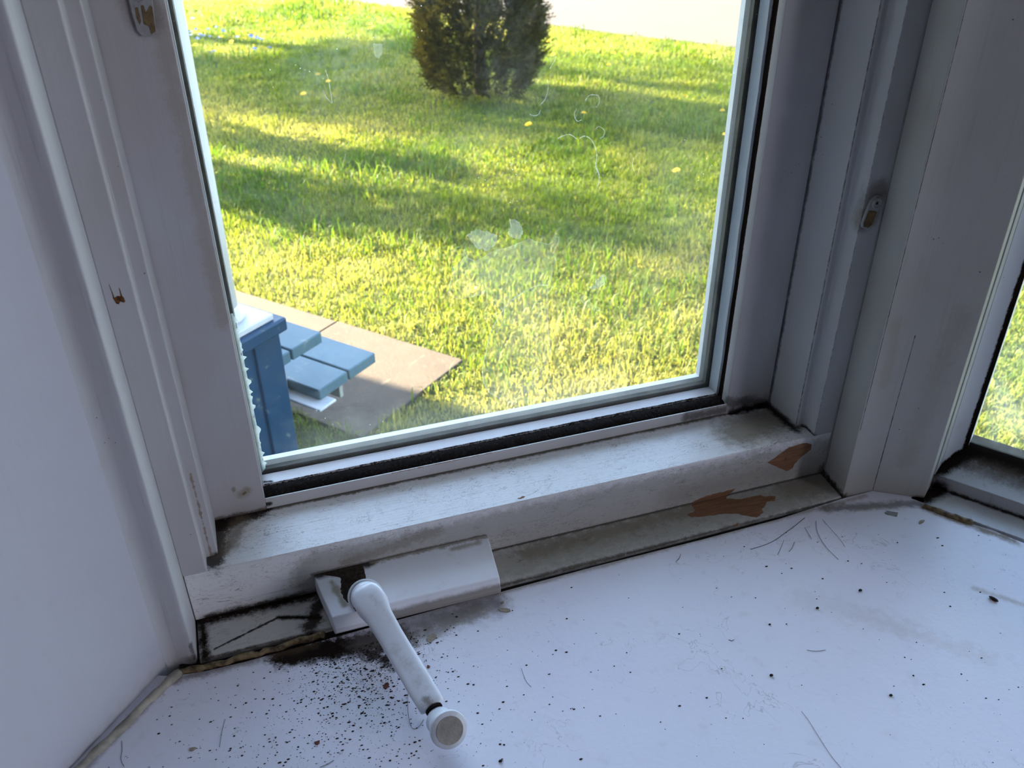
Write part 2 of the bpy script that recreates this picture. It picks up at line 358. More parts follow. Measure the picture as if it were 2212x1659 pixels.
m_rail = paint('rail_paint', (0.80, 0.81, 0.82), 0.25, specks=0.30, speck_scale=420, speck_r=0.22, grain=(14, 420, 300), grain_amt=0.40, cracks=0.25, scratch=((22, 75, 75), 0.75), segs=[
    ((-0.08, YS, ZB), (0.62, YS, ZB), 0.001, 0.006, BROWN, 0.85, 0.009),
    ((-0.085, 0.785, ZB), (-0.03, 0.797, ZB), 0.006, 0.015, MOLD, 0.97, 0.018),
    ((-0.082, 0.730, ZB), (-0.074, 0.79, ZB), 0.007, 0.016, MOLD, 0.92, 0.018),
    ((-0.07, 0.745, ZB), (-0.05, 0.785, ZB), 0.002, 0.017, (0.16, 0.13, 0.09), 0.75, 0.02),
    ((0.05, 0.7178, 0.034), (0.15, 0.7178, 0.046), 0.002, 0.012, (0.24, 0.20, 0.14), 0.75, 0.02),
    ((0.012, YF, 0.0265), (0.205, YF, 0.0255), 0.0006, 0.0030, MOLD, 1.0, 0.004),
    ((-0.1, YF, 0.0), (0.02, YF, 0.0), 0.002, 0.010, MOLD, 0.95, 0.010),
    ((0.2, YF, 0.0), (0.66, YF, 0.0), 0.000, 0.003, MOLD, 0.85, 0.005),
    ((0.66, YF, 0.0), (0.662, YF, 0.01), 0.003, 0.012, MOLD, 0.9, 0.014),
    ((0.02, 0.7178, 0.025), (0.66, 0.7178, 0.025), 0.022, 0.040, (0.30, 0.29, 0.26), 0.68, 0.02),  # whole front face darkened below the rail top, shade put into the paint
    ((0.44, 0.7178, 0.02), (0.60, 0.7178, 0.02), 0.002, 0.03, (0.24, 0.22, 0.17), 0.45, 0.03),
    ((0.55, 0.755, ZB), (0.625, 0.775, ZB), 0.010, 0.05, (0.16, 0.13, 0.08), 0.8, 0.03),
    ((0.62, 0.735, ZB), (0.62, 0.797, ZB), 0.002, 0.011, MOLD, 0.95, 0.012),
    ((0.563, YS, ZB), (0.62, YS, ZB), 0.002, 0.008, MOLD, 0.95, 0.010)])
brail = box('bottom_rail', -0.1122, 0.6605, YF, 0.80, -0.0, ZB, m_rail, win, 0.0012)
m_jamb = paint('jamb_paint', (0.50, 0.50, 0.51), 0.42, specks=0.06, speck_scale=200, grain=(240, 240, 6), grain_amt=0.10, tint=(0.44, 0.41, 0.37), tint_amt=0.45, segs=[
    ((-0.084, 0.7395, ZB), (-0.084, 0.7395, 0.17), 0.0002, 0.0016, (0.22, 0.13, 0.07), 0.7, 0.005),
    ((-0.078, 0.739, ZB), (-0.078, 0.79, ZB), 0.001, 0.006, MOLD, 0.9, 0.006),
    ((0.62, 0.738, ZB), (0.62, 0.80, ZB), 0.0015, 0.009, MOLD, 0.95, 0.009),
    ((0.634, 0.72, ZB), (0.634, 0.74, ZB), 0.0015, 0.006, MOLD, 0.9, 0.007),
    ((0.6215, 0.7395, ZB), (0.6215, 0.7395, 1.2), 0.0000, 0.0010, MOLD, 0.7, 0.0022),
    ((0.634, 0.7178, ZB), (0.634, 0.7178, 1.2), 0.0000, 0.0010, MOLD, 0.55, 0.0022),
    ((0.6205, 0.7965, ZB), (0.6205, 0.7965, 1.2), 0.001, 0.005, (0.05, 0.05, 0.06), 0.8, 0.005),
    ((0.642, YF, 0.345), (0.648, YF, 0.375), 0.006, 0.020, (0.12, 0.10, 0.06), 0.65, 0.012),
    ((-0.1125, 0.7165, 0.06), (-0.1125, 0.7165, 0.16), 0.0005, 0.0013, MOLD, 0.95, 0.0012)])
jambL = prism('side_jamb', [(-0.1128, YF), (XL-0.0008, YF), (XL, YF+0.0012), (XL, 0.7395), (-0.0778, 0.7395), (-0.0770, 0.7405), (-0.0778, 0.795), (-0.0800, 0.797), (-0.0800, 0.86), (-0.1128, 0.86)], ZB, TOP, m_jamb, win, 0.0008)
prism('side_jamb', [(XR, YF), (0.6605, YF), (0.6605, 0.86), (0.6215, 0.86), (0.6195, 0.797), (0.6212, 0.7395), (0.6245, 0.7385), (0.6290, 0.7405), (0.6320, 0.7400), (XR, 0.7360)], ZB, TOP, m_jamb, win, 0.0007)
box('head_jamb', -0.1128, 0.6605, YF, 0.86, TOP, TOP+0.06, m_jamb, win, 0.001)
# sash
m_sash = paint('sash_paint', (0.50, 0.50, 0.52), 0.42, specks=0.07, speck_scale=230, grain=(240, 240, 6), grain_amt=0.10, tint=(0.42, 0.39, 0.36), tint_amt=0.55, segs=[
    ((-0.078, YS, ZB), (-0.02, YS, ZB), 0.0005, 0.006, BROWN, 0.85, 0.008),
    ((-0.043, YS, 0.0905), (-0.041, YS, 0.092), 0.0008, 0.0022, MOLD, 0.9, 0.002),
    ((-0.044, YS, 0.090), (-0.040, YS, 0.094), 0.0015, 0.009, (0.25, 0.19, 0.10), 0.6, 0.010),
    ((-0.052, YS, 0.098), (-0.052, YS, 0.100), 0.0003, 0.004, (0.22, 0.16, 0.09), 0.65, 0.006),
    ((-0.027, YS, 0.30), (-0.030, YS, 0.62), 0.001, 0.012, (0.34, 0.29, 0.22), 0.45, 0.016),
    ((-0.040, YS, 0.575), (-0.045, YS, 0.60), 0.008, 0.020, (0.16, 0.13, 0.10), 0.5, 0.010),
    ((0.558, YS, 0.08), (0.61, YS, 0.07), 0.002, 0.014, (0.06, 0.055, 0.045), 0.7, 0.018),
    ((0.565, YS, 0.063), (0.62, YS, 0.063), 0.002, 0.009, MOLD, 0.95, 0.008),
    ((0.5565, 0.8185, 0.06), (0.5565, 0.8185, 1.2), 0.0045, 0.0072, MOLD, 1.0, 0.0035)])
prism('sash_stile', [(-0.0788, YS), (-0.0228, YS), (-0.0222, YS+0.0008), (-0.0222, 0.8090), (-0.0238, 0.8100), (-0.0238, 0.8235), (-0.0222, 0.8235), (-0.0222, 0.842), (-0.0300, 0.842), (-0.0300, 0.870), (-0.0788, 0.870)], ZB-0.0004, TOP+0.001, m_sash, win, 0.0005)
prism('sash_stile', [(0.5564, YS), (0.6188, YS), (0.6188, 0.870), (0.5650, 0.870), (0.5650, 0.8425), (0.5585, 0.8425), (0.5585, 0.8115), (0.5560, 0.8100), (0.5560, YS+0.0008)], ZB-0.0004, TOP+0.001, m_sash, win, 0.0005)
m_srail = paint('sash_rail_paint', (0.60, 0.60, 0.60), 0.42, specks=0.15, speck_scale=300, segs=[
    ((-0.02, 0.812, 0.0745), (0.556, 0.812, 0.0745), 0.0095, 0.0135, MOLD, 1.0, 0.004),
    ((0.12, YS, 0.0775), (0.24, YS, 0.0775), 0.0, 0.0009, (0.30, 0.13, 0.05), 0.9, 0.002),
    ((0.50, YS, 0.070), (0.556, YS, 0.070), 0.002, 0.012, MOLD, 0.7, 0.012),
    ((-0.022, YS, 0.07), (-0.018, YS, 0.07), 0.001, 0.004, MOLD, 0.95, 0.004)])
prism_x('sash_rail', [(YS, ZB+0.001), (0.870, ZB+0.001), (0.870, 0.072), (0.8425, 0.072), (0.8425, 0.0735), (0.8000, 0.0735), (0.7995, 0.0775), (YS, 0.0778)], -0.0222, 0.5564, m_srail, win, 0.0004)
box('sash_rail', -0.0222, 0.5564, YS, 0.87, TOP-0.06, TOP-0.002, m_sash, win, 0.0005)
m_beadp = paint('bead_paint', (0.92, 0.93, 0.97), 0.12, specks=0.10, speck_scale=420, grain=(6, 900, 100), grain_amt=0.10, spec=1.0, segs=[
    ((-0.02, 0.8235, 0.0775), (0.556, 0.8245, 0.0775), 0.0004, 0.0016, MOLD, 1.0, 0.0035),
    ((-0.020, 0.829, 0.0778), (-0.012, 0.827, 0.0778), 0.0002, 0.003, MOLD, 0.9, 0.004)])
prism_x('glazing_bead', [(0.8235, 0.0736), (0.8420, 0.0736), (0.8420, 0.0785), (0.8245, 0.0775)], -0.0222, 0.5560, m_beadp, win, 0.0004)
m_beadv = paint('bead_side_paint', (0.60, 0.68, 0.74), 0.35, specks=0.08, speck_scale=420, segs=[
    ((0.5555, 0.8290, 0.09), (0.5555, 0.8292, 1.2), 0.0001, 0.0004, MOLD, 0.9, 0.0004)])
# ragged paint edge on the bead at the right
rr = random.Random(4); zz = [0.0785+(TOP-0.06-0.0785)*i/150 for i in range(151)]
edge = []; y = 0.8235
for z in zz:
    y = min(max(y+rr.uniform(-0.0006, 0.0006), 0.8215), 0.8248); edge.append(y)
v = []; f = []
for y, z in zip(edge, zz):
    v += [(0.5552, y, z), (0.5552, 0.8420, z), (0.5588, 0.8420, z), (0.5588, y, z)]
for i in range(150):
    a = i*4
    for k in range(4): f.append((a+k, a+4+k, a+4+(k+1) % 4, a+(k+1) % 4))
f += [(0, 1, 2, 3), (603, 602, 601, 600)]
mesh('glazing_bead', v, f, m_beadv, win)
box('glazing_bead', -0.0222, -0.0214, 0.8236, 0.842, 0.079, TOP-0.06, m_beadv, win, 0.0002)
# spacer and outer bead seen through the glass
m_spacer = plain('spacer_metal', (0.13, 0.12, 0.10), 0.5, 0.5, 50, bump=0.4)
m_outb = paint('outer_bead_paint', (0.72, 0.75, 0.76), 0.5, specks=0.3, speck_scale=600, speck_r=0.25, grain=(60, 60, 60), grain_amt=0.3)
def ring(name, x0, x1, z0, z1, wx, wz, y0, y1, mat):
    v = []; f = []
    for q in ((x0-wx, x0, z0-wz, z1+wz), (x1, x1+wx, z0-wz, z1+wz), (x0, x1, z0-wz, z0), (x0, x1, z1, z1+wz)):
        bv, bf = box_vf(q[0], q[1], y0, y1, q[2], q[3]); k = len(v); v += bv; f += [tuple(i+k for i in g) for g in bf]
    return mesh(name, v, f, mat, win)
ring('glass_spacer', -0.0180, 0.5512, 0.0822, TOP-0.07, 0.0118, 0.0092, 0.8458, 0.8530, m_spacer)
ring('outer_bead', -0.0170, 0.5454, 0.0892, TOP-0.075, 0.0180, 0.0150, 0.8535, 0.8620, m_outb)
# pane
def glass_mat(name, haze=0.10, streak=True):
    t = NT(name); t.n.remove(t.b)
    tr = t.n.new('ShaderNodeBsdfTransparent'); tr.inputs[0].default_value = (0.96, 0.975, 0.965, 1)
    gl = t.n.new('ShaderNodeBsdfGlossy'); gl.inputs['Roughness'].default_value = 0.02
    fr = t.n.new('ShaderNodeFresnel'); fr.inputs[0].default_value = 1.35
    tl = t.n.new('ShaderNodeBsdfTranslucent'); tl.inputs[0].default_value = (0.93, 0.93, 0.85, 1)
    m1 = t.n.new('ShaderNodeMixShader'); t.link(fr.outputs[0], m1.inputs[0]); t.link(tr.outputs[0], m1.inputs[1]); t.link(gl.outputs[0], m1.inputs[2])
    n1 = t.mr(t.noise(7, 4, 0.6, dist=0.6), 0.40, 0.75, 0.004, haze)
    blot = t.math('MULTIPLY', t.mr(t.noise(75, 4, 0.65), 0.53, 0.57), t.mr(t.noise(5.5, 2), 0.5, 0.62, 0, haze*0.35))
    d1 = t.segdist((0.05, YG, 0.10), (0.40, YG, 0.11))
    low = t.mr(t.math('ADD', d1, t.math('MULTIPLY', t.noise(40, 4), 0.04)), 0.01, 0.07, haze*2.0, 0.0)
    d2 = t.segdist((0.10, YG, 0.51), (0.145, YG, 0.535)); clump = t.mr(t.math('ADD', d2, t.math('MULTIPLY', t.noise(30, 3), 0.05)), 0.03, 0.075, haze*1.5, 0.0)
    clump = t.math('MULTIPLY', clump, t.mr(t.noise(110, 3, 0.6), 0.48, 0.52, 0.25, 1))
    v = t.n.new('ShaderNodeTexVoronoi'); v.inputs['Scale'].default_value = 260; t.link(t.pos, v.inputs['Vector'])
    sep = t.n.new('ShaderNodeSeparateColor'); t.link(v.outputs['Color'], sep.inputs[0])
    dots = t.math('MULTIPLY', t.mr(v.outputs['Distance'], 0.08, 0.17, 0.8, 0), t.mr(t.math('MULTIPLY', sep.outputs[0], t.noise(6, 2)), 0.56, 0.60))
    fac = t.math('ADD', t.math('ADD', n1, blot), t.math('ADD', low, t.math('MAXIMUM', dots, clump)), clamp=True)
    m2 = t.n.new('ShaderNodeMixShader'); t.link(fac, m2.inputs[0]); t.link(m1.outputs[0], m2.inputs[1]); t.link(tl.outputs[0], m2.inputs[2])
    t.link(m2.outputs[0], t.out.inputs[0]); return t.m
m_glass = glass_mat('dirty_glass', 0.022)
pane = box('glass_pane', -0.0225, 0.5580, YG+0.0003, YG+0.0033, 0.0740, TOP-0.055, m_glass, win, 0)
def stain_mat(name, a, col=(0.9, 0.93, 0.85)):
    t = NT(name); t.n.remove(t.b)
    tr = t.n.new('ShaderNodeBsdfTransparent'); tl = t.n.new('ShaderNodeBsdfTranslucent'); tl.inputs[0].default_value = (*col, 1)
    m1 = t.n.new('ShaderNodeMixShader'); t.link(t.mr(t.noise(60, 4), 0.3, 0.7, a*0.5, a), m1.inputs[0]); t.link(tr.outputs[0], m1.inputs[1]); t.link(tl.outputs[0], m1.inputs[2])
    t.link(m1.outputs[0], t.out.inputs[0]); return t.m
m_st = stain_mat('mineral_film', 0.05); m_st2 = stain_mat('mineral_crust', 0.09); m_st3 = stain_mat('mineral_rim', 0.30)
def stain(poly, mat, amp=0.0006, n=4, seed=1, nm='water_stain', y=YG+0.0002):
    P = jagged([(p[0], p[1]) for p in poly], amp, n, seed)
    V, Fc = tube_vf([(p[0], YG-0.0002, p[1]) for p in P+P[:1]], 0.00022, 5); mesh('water_mark', V, Fc, m_st3, pane)
    return slab_from(nm, [(p[0], y-0.0003, p[1]) for p in P], (0, -1, 0), 0.00015, mat, pane)
def curl(pts, r, mat=None, seed=1):
    rr = random.Random(seed); P = smooth_path([(p[0], YG-0.0001, p[1]) for p in pts], 8)
    V, Fc = tube_vf(P, [r*rr.uniform(0.4, 1.3) for _ in P], 5); return mesh('water_mark', V, Fc, mat or m_st3, pane)
stain([(0.228,0.3202),(0.2306,0.3101),(0.2399,0.3045),(0.247,0.3065),(0.2543,0.3104),(0.2627,0.3141),(0.2759,0.3146),(0.288,0.3178),(0.3026,0.3219),(0.3087,0.3174),(0.3161,0.3157),(0.3236,0.3122),(0.3297,0.3145),(0.3334,0.3201),(0.3371,0.3184),(0.336,0.3111),(0.3331,0.304),(0.334,0.2912),(0.3293,0.2714),(0.3256,0.2628),(0.3129,0.2635),(0.2953,0.2585),(0.2803,0.2504),(0.2676,0.2393),(0.2496,0.2633),(0.2192,0.2618),(0.2076,0.2701),(0.2106,0.2835),(0.2159,0.2951),(0.2126,0.3005),(0.2209,0.303),(0.227,0.3094)], m_st, 0.0004, 4, 2)
ringpts = [(0.3244,0.2617),(0.3155,0.2644),(0.3004,0.2603),(0.2878,0.2544),(0.2752,0.246),(0.2663,0.2329),(0.2573,0.2183),(0.2519,0.2015),(0.2476,0.1814),(0.2444,0.165),(0.2462,0.1454),(0.2539,0.1308),(0.2684,0.1198),(0.2831,0.11)]
curl(ringpts, 0.0004, seed=9)
stain(ringpts+[(0.31, 0.13), (0.33, 0.17), (0.325, 0.22)], stain_mat('mineral_veil', 0.045), 0.0003, 3, 5)
stain([(0.2315,0.3353),(0.241,0.3411),(0.2502,0.3375),(0.256,0.3355),(0.2654,0.3307),(0.2629,0.3214),(0.2556,0.3151),(0.245,0.3178),(0.2393,0.3235)], m_st2, 0.0013, 7, 3)
stain([(0.2798,0.3478),(0.2881,0.3444),(0.2929,0.3366),(0.2941,0.3292),(0.2905,0.3236),(0.2832,0.3258),(0.2785,0.3301),(0.2809,0.3382)], m_st2, 0.0012, 7, 4)
stain([(0.3765,0.2508),(0.383,0.2537),(0.3853,0.26),(0.3929,0.2655),(0.3972,0.2609),(0.3963,0.253),(0.3885,0.2495),(0.3806,0.2474)], m_st2, 0.001, 6, 5)
stain([(0.3664,0.2403),(0.3703,0.2417),(0.3757,0.2388),(0.3787,0.2315),(0.3843,0.225),(0.3926,0.2209),(0.3914,0.2183),(0.3832,0.2211),(0.3735,0.2282),(0.3666,0.2362)], m_st, 0.0006, 5, 6)
stain([(0.1491,0.5341),(0.1569,0.5336),(0.1568,0.5262),(0.1529,0.5214),(0.1501,0.523),(0.1491,0.5286)], m_st2, 0.0002, 4, 7)
for i, c in enumerate([[(0.3333,0.4288),(0.3383,0.4307),(0.3446,0.4318),(0.3497,0.4301),(0.3543,0.4261)],[(0.3575,0.4264),(0.3638,0.4282),(0.3704,0.4245),(0.376,0.4156),(0.3785,0.4056),(0.3777,0.3946),(0.3822,0.3841),(0.3821,0.3728)],[(0.3745,0.4336),(0.3789,0.4368),(0.3856,0.4326),(0.3852,0.4267),(0.3808,0.4241)],[(0.3204,0.489),(0.3217,0.4828),(0.3206,0.4752),(0.3177,0.4687),(0.3128,0.4646)],[(0.3019,0.4566),(0.3068,0.4544),(0.3117,0.4557),(0.3135,0.4595)],[(0.3624,0.4643),(0.3659,0.4692),(0.3709,0.4701),(0.3773,0.4682),(0.3783,0.4613),(0.3747,0.457)],[(0.3538,0.4577),(0.3509,0.4522),(0.3543,0.4449),(0.3593,0.4456)],[(0.3232,0.4996),(0.3279,0.5063),(0.3296,0.511)],[(0.4246,0.3831),(0.4214,0.3898),(0.4222,0.3985)],[(0.1027,0.5144),(0.104,0.5087),(0.1049,0.5002),(0.1055,0.4849)],[(0.0987,0.4969),(0.1008,0.4901),(0.105,0.4845)]]):
    curl(c, 0.0007 if i < 2 else 0.0004, seed=20+i)
# scaly crust at the left edge of the pane
rr = random.Random(31); P = [(-0.0218, 0.285)]
for i in range(70):
    z = 0.285-i*0.0029; P.append((-0.0185+rr.uniform(0, 0.006)*(0.45+0.55*math.sin(i*0.6)**2), z))
P.append((-0.0218, 0.08))
slab_from('lime_crust', [(x, YG-0.0002, z) for x, z in P], (0, -1, 0), 0.0001, stain_mat('lime_crust', 0.7, (0.85, 0.9, 0.86)), pane)
# mould lying in the channel in front of the bead
nx, ny = 420, 9; v = []; f = []; rr = random.Random(5)
for i in range(nx+1):
    x = -0.0220+i/nx*0.5800
    for j in range(ny+1):
        y = 0.8003+j/ny*0.0245; e = abs(j/ny-0.5)*2
        v.append((x, y+(rr.uniform(-0.0006, 0.0006) if 0 < j < ny else 0), 0.0735+(0.0040*(1-e**2)+0.0004+rr.uniform(0, 0.0016))*(1.0 if j else 0.3)+(0.0012 if j == ny and rr.random() < .3 else 0)))
for i in range(nx):
    for j in range(ny):
        a = i*(ny+1)+j; f.append((a, a+ny+1, a+ny+2, a+1))
t = NT('mould'); c = t.mix(t.mr(t.noise(500, 4, 0.7), 0.60, 0.68), (0.012, 0.009, 0.008), (0.10, 0.085, 0.07)); t.link(c, t.b.inputs['Base Color']); t.b.inputs['Roughness'].default_value = 0.95
t.b.inputs['Specular IOR Level'].default_value = 0.1; t.bump(t.noise(700, 4), 0.8, 0.001); m_mould = t.m
mesh('mould_strip', v, f, m_mould, win, smooth=True)
# bare wood where the paint has flaked
t = NT('bare_wood'); g = t.noise(1.0, 4, 0.6, t.stretch((30, 500, 500)))
c = t.mix(t.mr(g, 0.35, 0.7), (0.17, 0.075, 0.032), (0.25, 0.125, 0.062)); c = t.mix(t.mr(t.noise(90, 3), 0.62, 0.75, 0, 0.7), c, (0.06, 0.03, 0.015)); kd = t.math('ADD', t.segdist((0.529, 0.7105, 0.0), (0.533, 0.7115, 0.0)), t.math('MULTIPLY', t.math('SUBTRACT', t.noise(300, 3), 0.5), 0.006)); c = t.mix(t.mr(kd, 0.002, 0.006, 1, 0), c, (0.01, 0.007, 0.005))
t.link(c, t.b.inputs['Base Color']); t.b.inputs['Roughness'].default_value = 0.75; t.bump(g, 0.5, 0.0006); m_wood = t.m
def patch(P3, nrm, seed, amp=0.0007, nm='bare_wood_patch', th=0.0003, mat=None, parent=win):
    J = jagged(P3, amp, 5, seed); nv = Vector(nrm); base = Vector(P3[0]).dot(nv)
    J = [p-nv*(p.dot(nv)-base)+nv*0.00025 for p in J]
    return slab_from(nm, J, nrm, th, mat or m_wood, parent)
P1 = [(0.5712,0.0377),(0.5803,0.0418),(0.5939,0.0500),(0.5997,0.0540),(0.6200,0.0555),(0.6328,0.0505),(0.633,0.0420),(0.621,0.0340),(0.6123,0.0246),(0.6114,0.0182),(0.6015,0.0171),(0.5809,0.0309)]
patch([(x, YF, z) for x, z in P1], (0, -1, 0), 3, parent=brail)
P2 = [(0.4556,0.701),(0.4677,0.7029),(0.4700,0.7172),(0.5200,0.7172),(0.5185,0.7157),(0.5159,0.7114),(0.5329,0.7043),(0.5457,0.7049),(0.5581,0.7040),(0.5626,0.6990),(0.5765,0.6960),(0.5695,0.689),(0.5594,0.6899),(0.554,0.6842),(0.5457,0.6796),(0.5433,0.673),(0.5317,0.6685),(0.5208,0.6759),(0.5141,0.6819),(0.4969,0.6879),(0.4837,0.6888),(0.4683,0.6917),(0.4578,0.6941)]
patch([(x, y, 0.0) for x, y in P2], (0, 0, 1), 5, parent=ledge)
patch([(0.4739,YF,0.0002),(0.4739,YF,0.0024),(0.489,YF,0.0063),(0.5065,YF,0.0066),(0.517,YF,0.0067),(0.5313,YF,0.0069),(0.5266,YF,0.0022),(0.52,YF,0.0002)], (0, -1, 0), 6, parent=brail)
patch([(0.4975,0.6645,0),(0.5015,0.6655,0),(0.5055,0.6675,0),(0.503,0.663,0),(0.499,0.6628,0)], (0, 0, 1), 7, 0.0004, parent=ledge)
patch([(0.247,0.7236,ZB),(0.254,0.7262,ZB),(0.2565,0.7246,ZB),(0.2535,0.7228,ZB),(0.2495,0.7226,ZB)], (0, 0, 1), 8, 0.0004, parent=brail)
# dark pocket with a torn paint edge on the left jamb
hole = [(-0.1062,YF,0.3735),(-0.1060,YF,0.3800),(-0.1063,YF,0.3870),(-0.1056,YF,0.3800),(-0.1050,YF,0.3745),(-0.1030,YF,0.3755),(-0.1003,YF,0.3750),(-0.0996,YF,0.3830),(-0.0990,YF,0.3760),(-0.0975,YF,0.3700),(-0.0990,YF,0.3688),(-0.1015,YF,0.3705),(-0.1030,YF,0.3680),(-0.1048,YF,0.3690)]
patch(hole, (0, -1, 0), 9, 0.0002, 'torn_paint_hole', mat=plain('rusty_hole', (0.20, 0.075, 0.02), 0.8, 0.95, 350, bump=0.6), parent=jambL)
# weather crumbs along the ledge by the crank, hidden gap filler under the board edge
prism('gap_filler', [(-0.13, 0.64), (0.64, 0.64), (0.655, 0.67), (-0.13, 0.67)], -0.030, -0.006, m_gap, win, 0)

# locks
m_lock = plain('lock_enamel', (0.36, 0.36, 0.35), 0.45, 0.2, 200); m_lockb = plain('lock_bare', (0.22, 0.15, 0.07), 0.55, 0.45, 160, bump=0.5, metal=0.2); m_dark = plain('hole_black', (0.01, 0.01, 0.01), 0.9, 0.1)
def lock(c, y, tilt, label, s=1.0, worn='low'):
    e = empty('window_lock', (c[0], y, c[1])); tag(e, label, 'window lock', 'window lock plates')
    def pt(a, b): return (c[0]+(a*math.cos(tilt)-b*math.sin(tilt))*s, c[1]+(a*math.sin(tilt)+b*math.cos(tilt))*s)
    out = []
    for k in range(13): t_ = math.pi*k/12; out.append(pt(0.0085*math.cos(t_), 0.0085*math.sin(t_)))
    for (a, b) in ((-0.0085, -0.012), (-0.0075, -0.026), (-0.0050, -0.0300), (0.0030, -0.0305), (0.0062, -0.026), (0.0080, -0.012)): out.append(pt(a, b))
    plate = slab_from('plate', [(p[0], y-0.0030, p[1]) for p in out], (0, -1, 0), 0.0032, m_lock, e, 0.0008)
    bare = [pt(a, b) for a, b in ((-0.0060, -0.0095), (0.0020, -0.0090), (0.0060, -0.0100), (0.0058, -0.0250), (0.0025, -0.0290), (-0.0040, -0.0285), (-0.0063, -0.0240))]
    if worn == 'low':
        slab_from('worn_patch', jagged([(p[0], y-0.0034, p[1]) for p in bare], 0.0000, 1), (0, -1, 0), 0.0008, m_lockb, plate)
    else:
        for q in (((-0.0050,-0.0100),(-0.0030,-0.0095),(-0.0028,-0.0190),(-0.0040,-0.0215),(-0.0052,-0.0180)), ((-0.0006,-0.0085),(0.0012,-0.0086),(0.0020,-0.0140),(0.0058,-0.0090),(0.0072,-0.0100),(0.0060,-0.0270),(0.0026,-0.0290),(0.0020,-0.0235),(-0.0012,-0.0215),(-0.0008,-0.0150))):
            slab_from('worn_patch', [(pt(*p)[0], y-0.0034, pt(*p)[1]) for p in q], (0, -1, 0), 0.0008, m_lockb, plate)
    sring = lathe('spindle_ring', (c[0], y-0.003, c[1]), (0, -1, 0), [(-0.002, 0.0060*s), (0.0016, 0.0060*s), (0.0022, 0.0052*s), (0.0012, 0.0046*s), (0.0012, 0.0002)], m_lock, e, 28)
    q = 0.0014*s; box('spindle_socket', c[0]-q, c[0]+q, y-0.0046, y-0.0041, c[1]-q, c[1]+q, m_dark, sring, 0)
    return e
lock((0.6468, 0.3640), YF, -0.22, 'oval window lock plate with a square hole, on the dark frame by the angled post', 0.95)
lock((-0.0400, 0.5925), YS, 0.0, 'window lock plate with flaked paint over brown metal, high on the left sash stile', 1.05, 'strips')

# ================================================================ crank operator
crk = empty('window_crank', (0.11, 0.69, 0.0)); tag(crk, 'grimy white window crank with a long folding arm and round knob', 'window crank')
m_cover = paint('cover_enamel', (0.80, 0.82, 0.88), 0.30, specks=0.03, speck_scale=200, spec=0.5, segs=[
    ((0.02, YF, 0.026), (0.075, YF, 0.026), 0.004, 0.013, MOLD, 0.95, 0.010),
    ((0.08, YF, 0.026), (0.206, YF, 0.026), 0.003, 0.008, (0.28, 0.24, 0.19), 0.85, 0.012),
    ((0.165, 0.7075, 0.025), (0.195, 0.7075, 0.025), 0.001, 0.006, (0.36, 0.32, 0.27), 0.8, 0.006),
    ((0.085, 0.642, 0.006), (0.205, 0.642, 0.006), 0.010, 0.0155, (0.22, 0.19, 0.16), 0.85, 0.004),  # front bevel painted darker than the top
    ((0.03, 0.7, 0.026), (0.038, 0.665, 0.024), 0.0005, 0.006, (0.30, 0.25, 0.17), 0.8, 0.008),
    ((0.016, 0.715, 0.0), (0.025, 0.655, 0.0), 0.001, 0.008, BROWN, 0.8, 0.008)])
n_ = 20; v = []; f = []
def cover_x(s, y):          # outline in plan narrows to the front
    u_ = (YF-y)/(YF-0.645); return (0.0135+0.0105*u_) if s < 0 else (0.2085-0.0075*u_)
prof = [(YF, 0.0), (YF, 0.0262), (0.700, 0.0262), (0.662, 0.0238), (0.6530, 0.0226), (0.6445, 0.0125), (0.6445, 0.0080), (0.6490, 0.0030), (0.6510, 0.0006)]
v = [(cover_x(-1, y), y, z) for y, z in prof]+[(cover_x(1, y), y, z) for y, z in prof]; k = len(prof)
f = [tuple(range(k)), tuple(range(2*k-1, k-1, -1))]+[(i, i+k, (i+1) % k+k, (i+1) % k) for i in range(k)]
cov = mesh('cover', v, f, m_cover, crk, 0.0011, 2)
import bmesh
bm = bmesh.new(); bm.from_mesh(cov.data); bmesh.ops.recalc_face_normals(bm, faces=bm.faces); bm.to_mesh(cov.data); bm.free()
m_pocket = plain('pocket_dark', (0.045, 0.032, 0.022), 0.9, 0.85, 260, bump=0.9)
# pocket in the cover where the arm swings, a dark sheet laid on top
def prof_z(y):
    P = [(0.7178, 0.0262), (0.700, 0.0262), (0.662, 0.0238), (0.6530, 0.0226), (0.6445, 0.0125)]
    for (ya, za), (yb, zb) in zip(P, P[1:]):
        if yb <= y <= ya: return za+(zb-za)*(ya-y)/(ya-yb)
    return 0.0125
v = []; f = []; rr = random.Random(6); NYP = 26
for i in range(NYP+1):
    y = 0.7160-i/NYP*(0.7160-0.6535); t_ = i/NYP
    xl = (0.0190+0.020*min(t_*5, 1)+0.0015*math.sin(t_*9)+0.008*max(t_-0.75, 0)*4)+rr.uniform(-0.0007, 0.0007); xr = 0.066-0.010*max(t_-0.7, 0)*3.3+rr.uniform(-0.0007, 0.0007)
    for k in range(4): v.append((xl+(xr-xl)*k/3, y, prof_z(y)+0.00035))
for i in range(NYP):
    for k in range(3): a = i*4+k; f.append((a, a+4, a+5, a+1))
mesh('arm_pocket', v, f, m_pocket, cov)
m_arm = paint('arm_enamel', (0.74, 0.76, 0.82), 0.28, specks=0.03, speck_scale=220, spec=0.5, tint=(0.55, 0.55, 0.57), tint_amt=0.8, segs=[
    ((0.0650, 0.637, 0.052), (0.0745, 0.613, 0.045), 0.0005, 0.007, (0.34, 0.30, 0.26), 0.6, 0.008),
    ((0.075, 0.58, 0.036), (0.090, 0.53, 0.028), 0.001, 0.010, (0.42, 0.40, 0.38), 0.6, 0.012),
    ((0.089, 0.518, 0.030), (0.096, 0.505, 0.027), 0.0015, 0.007, (0.20, 0.17, 0.14), 0.8, 0.008)])
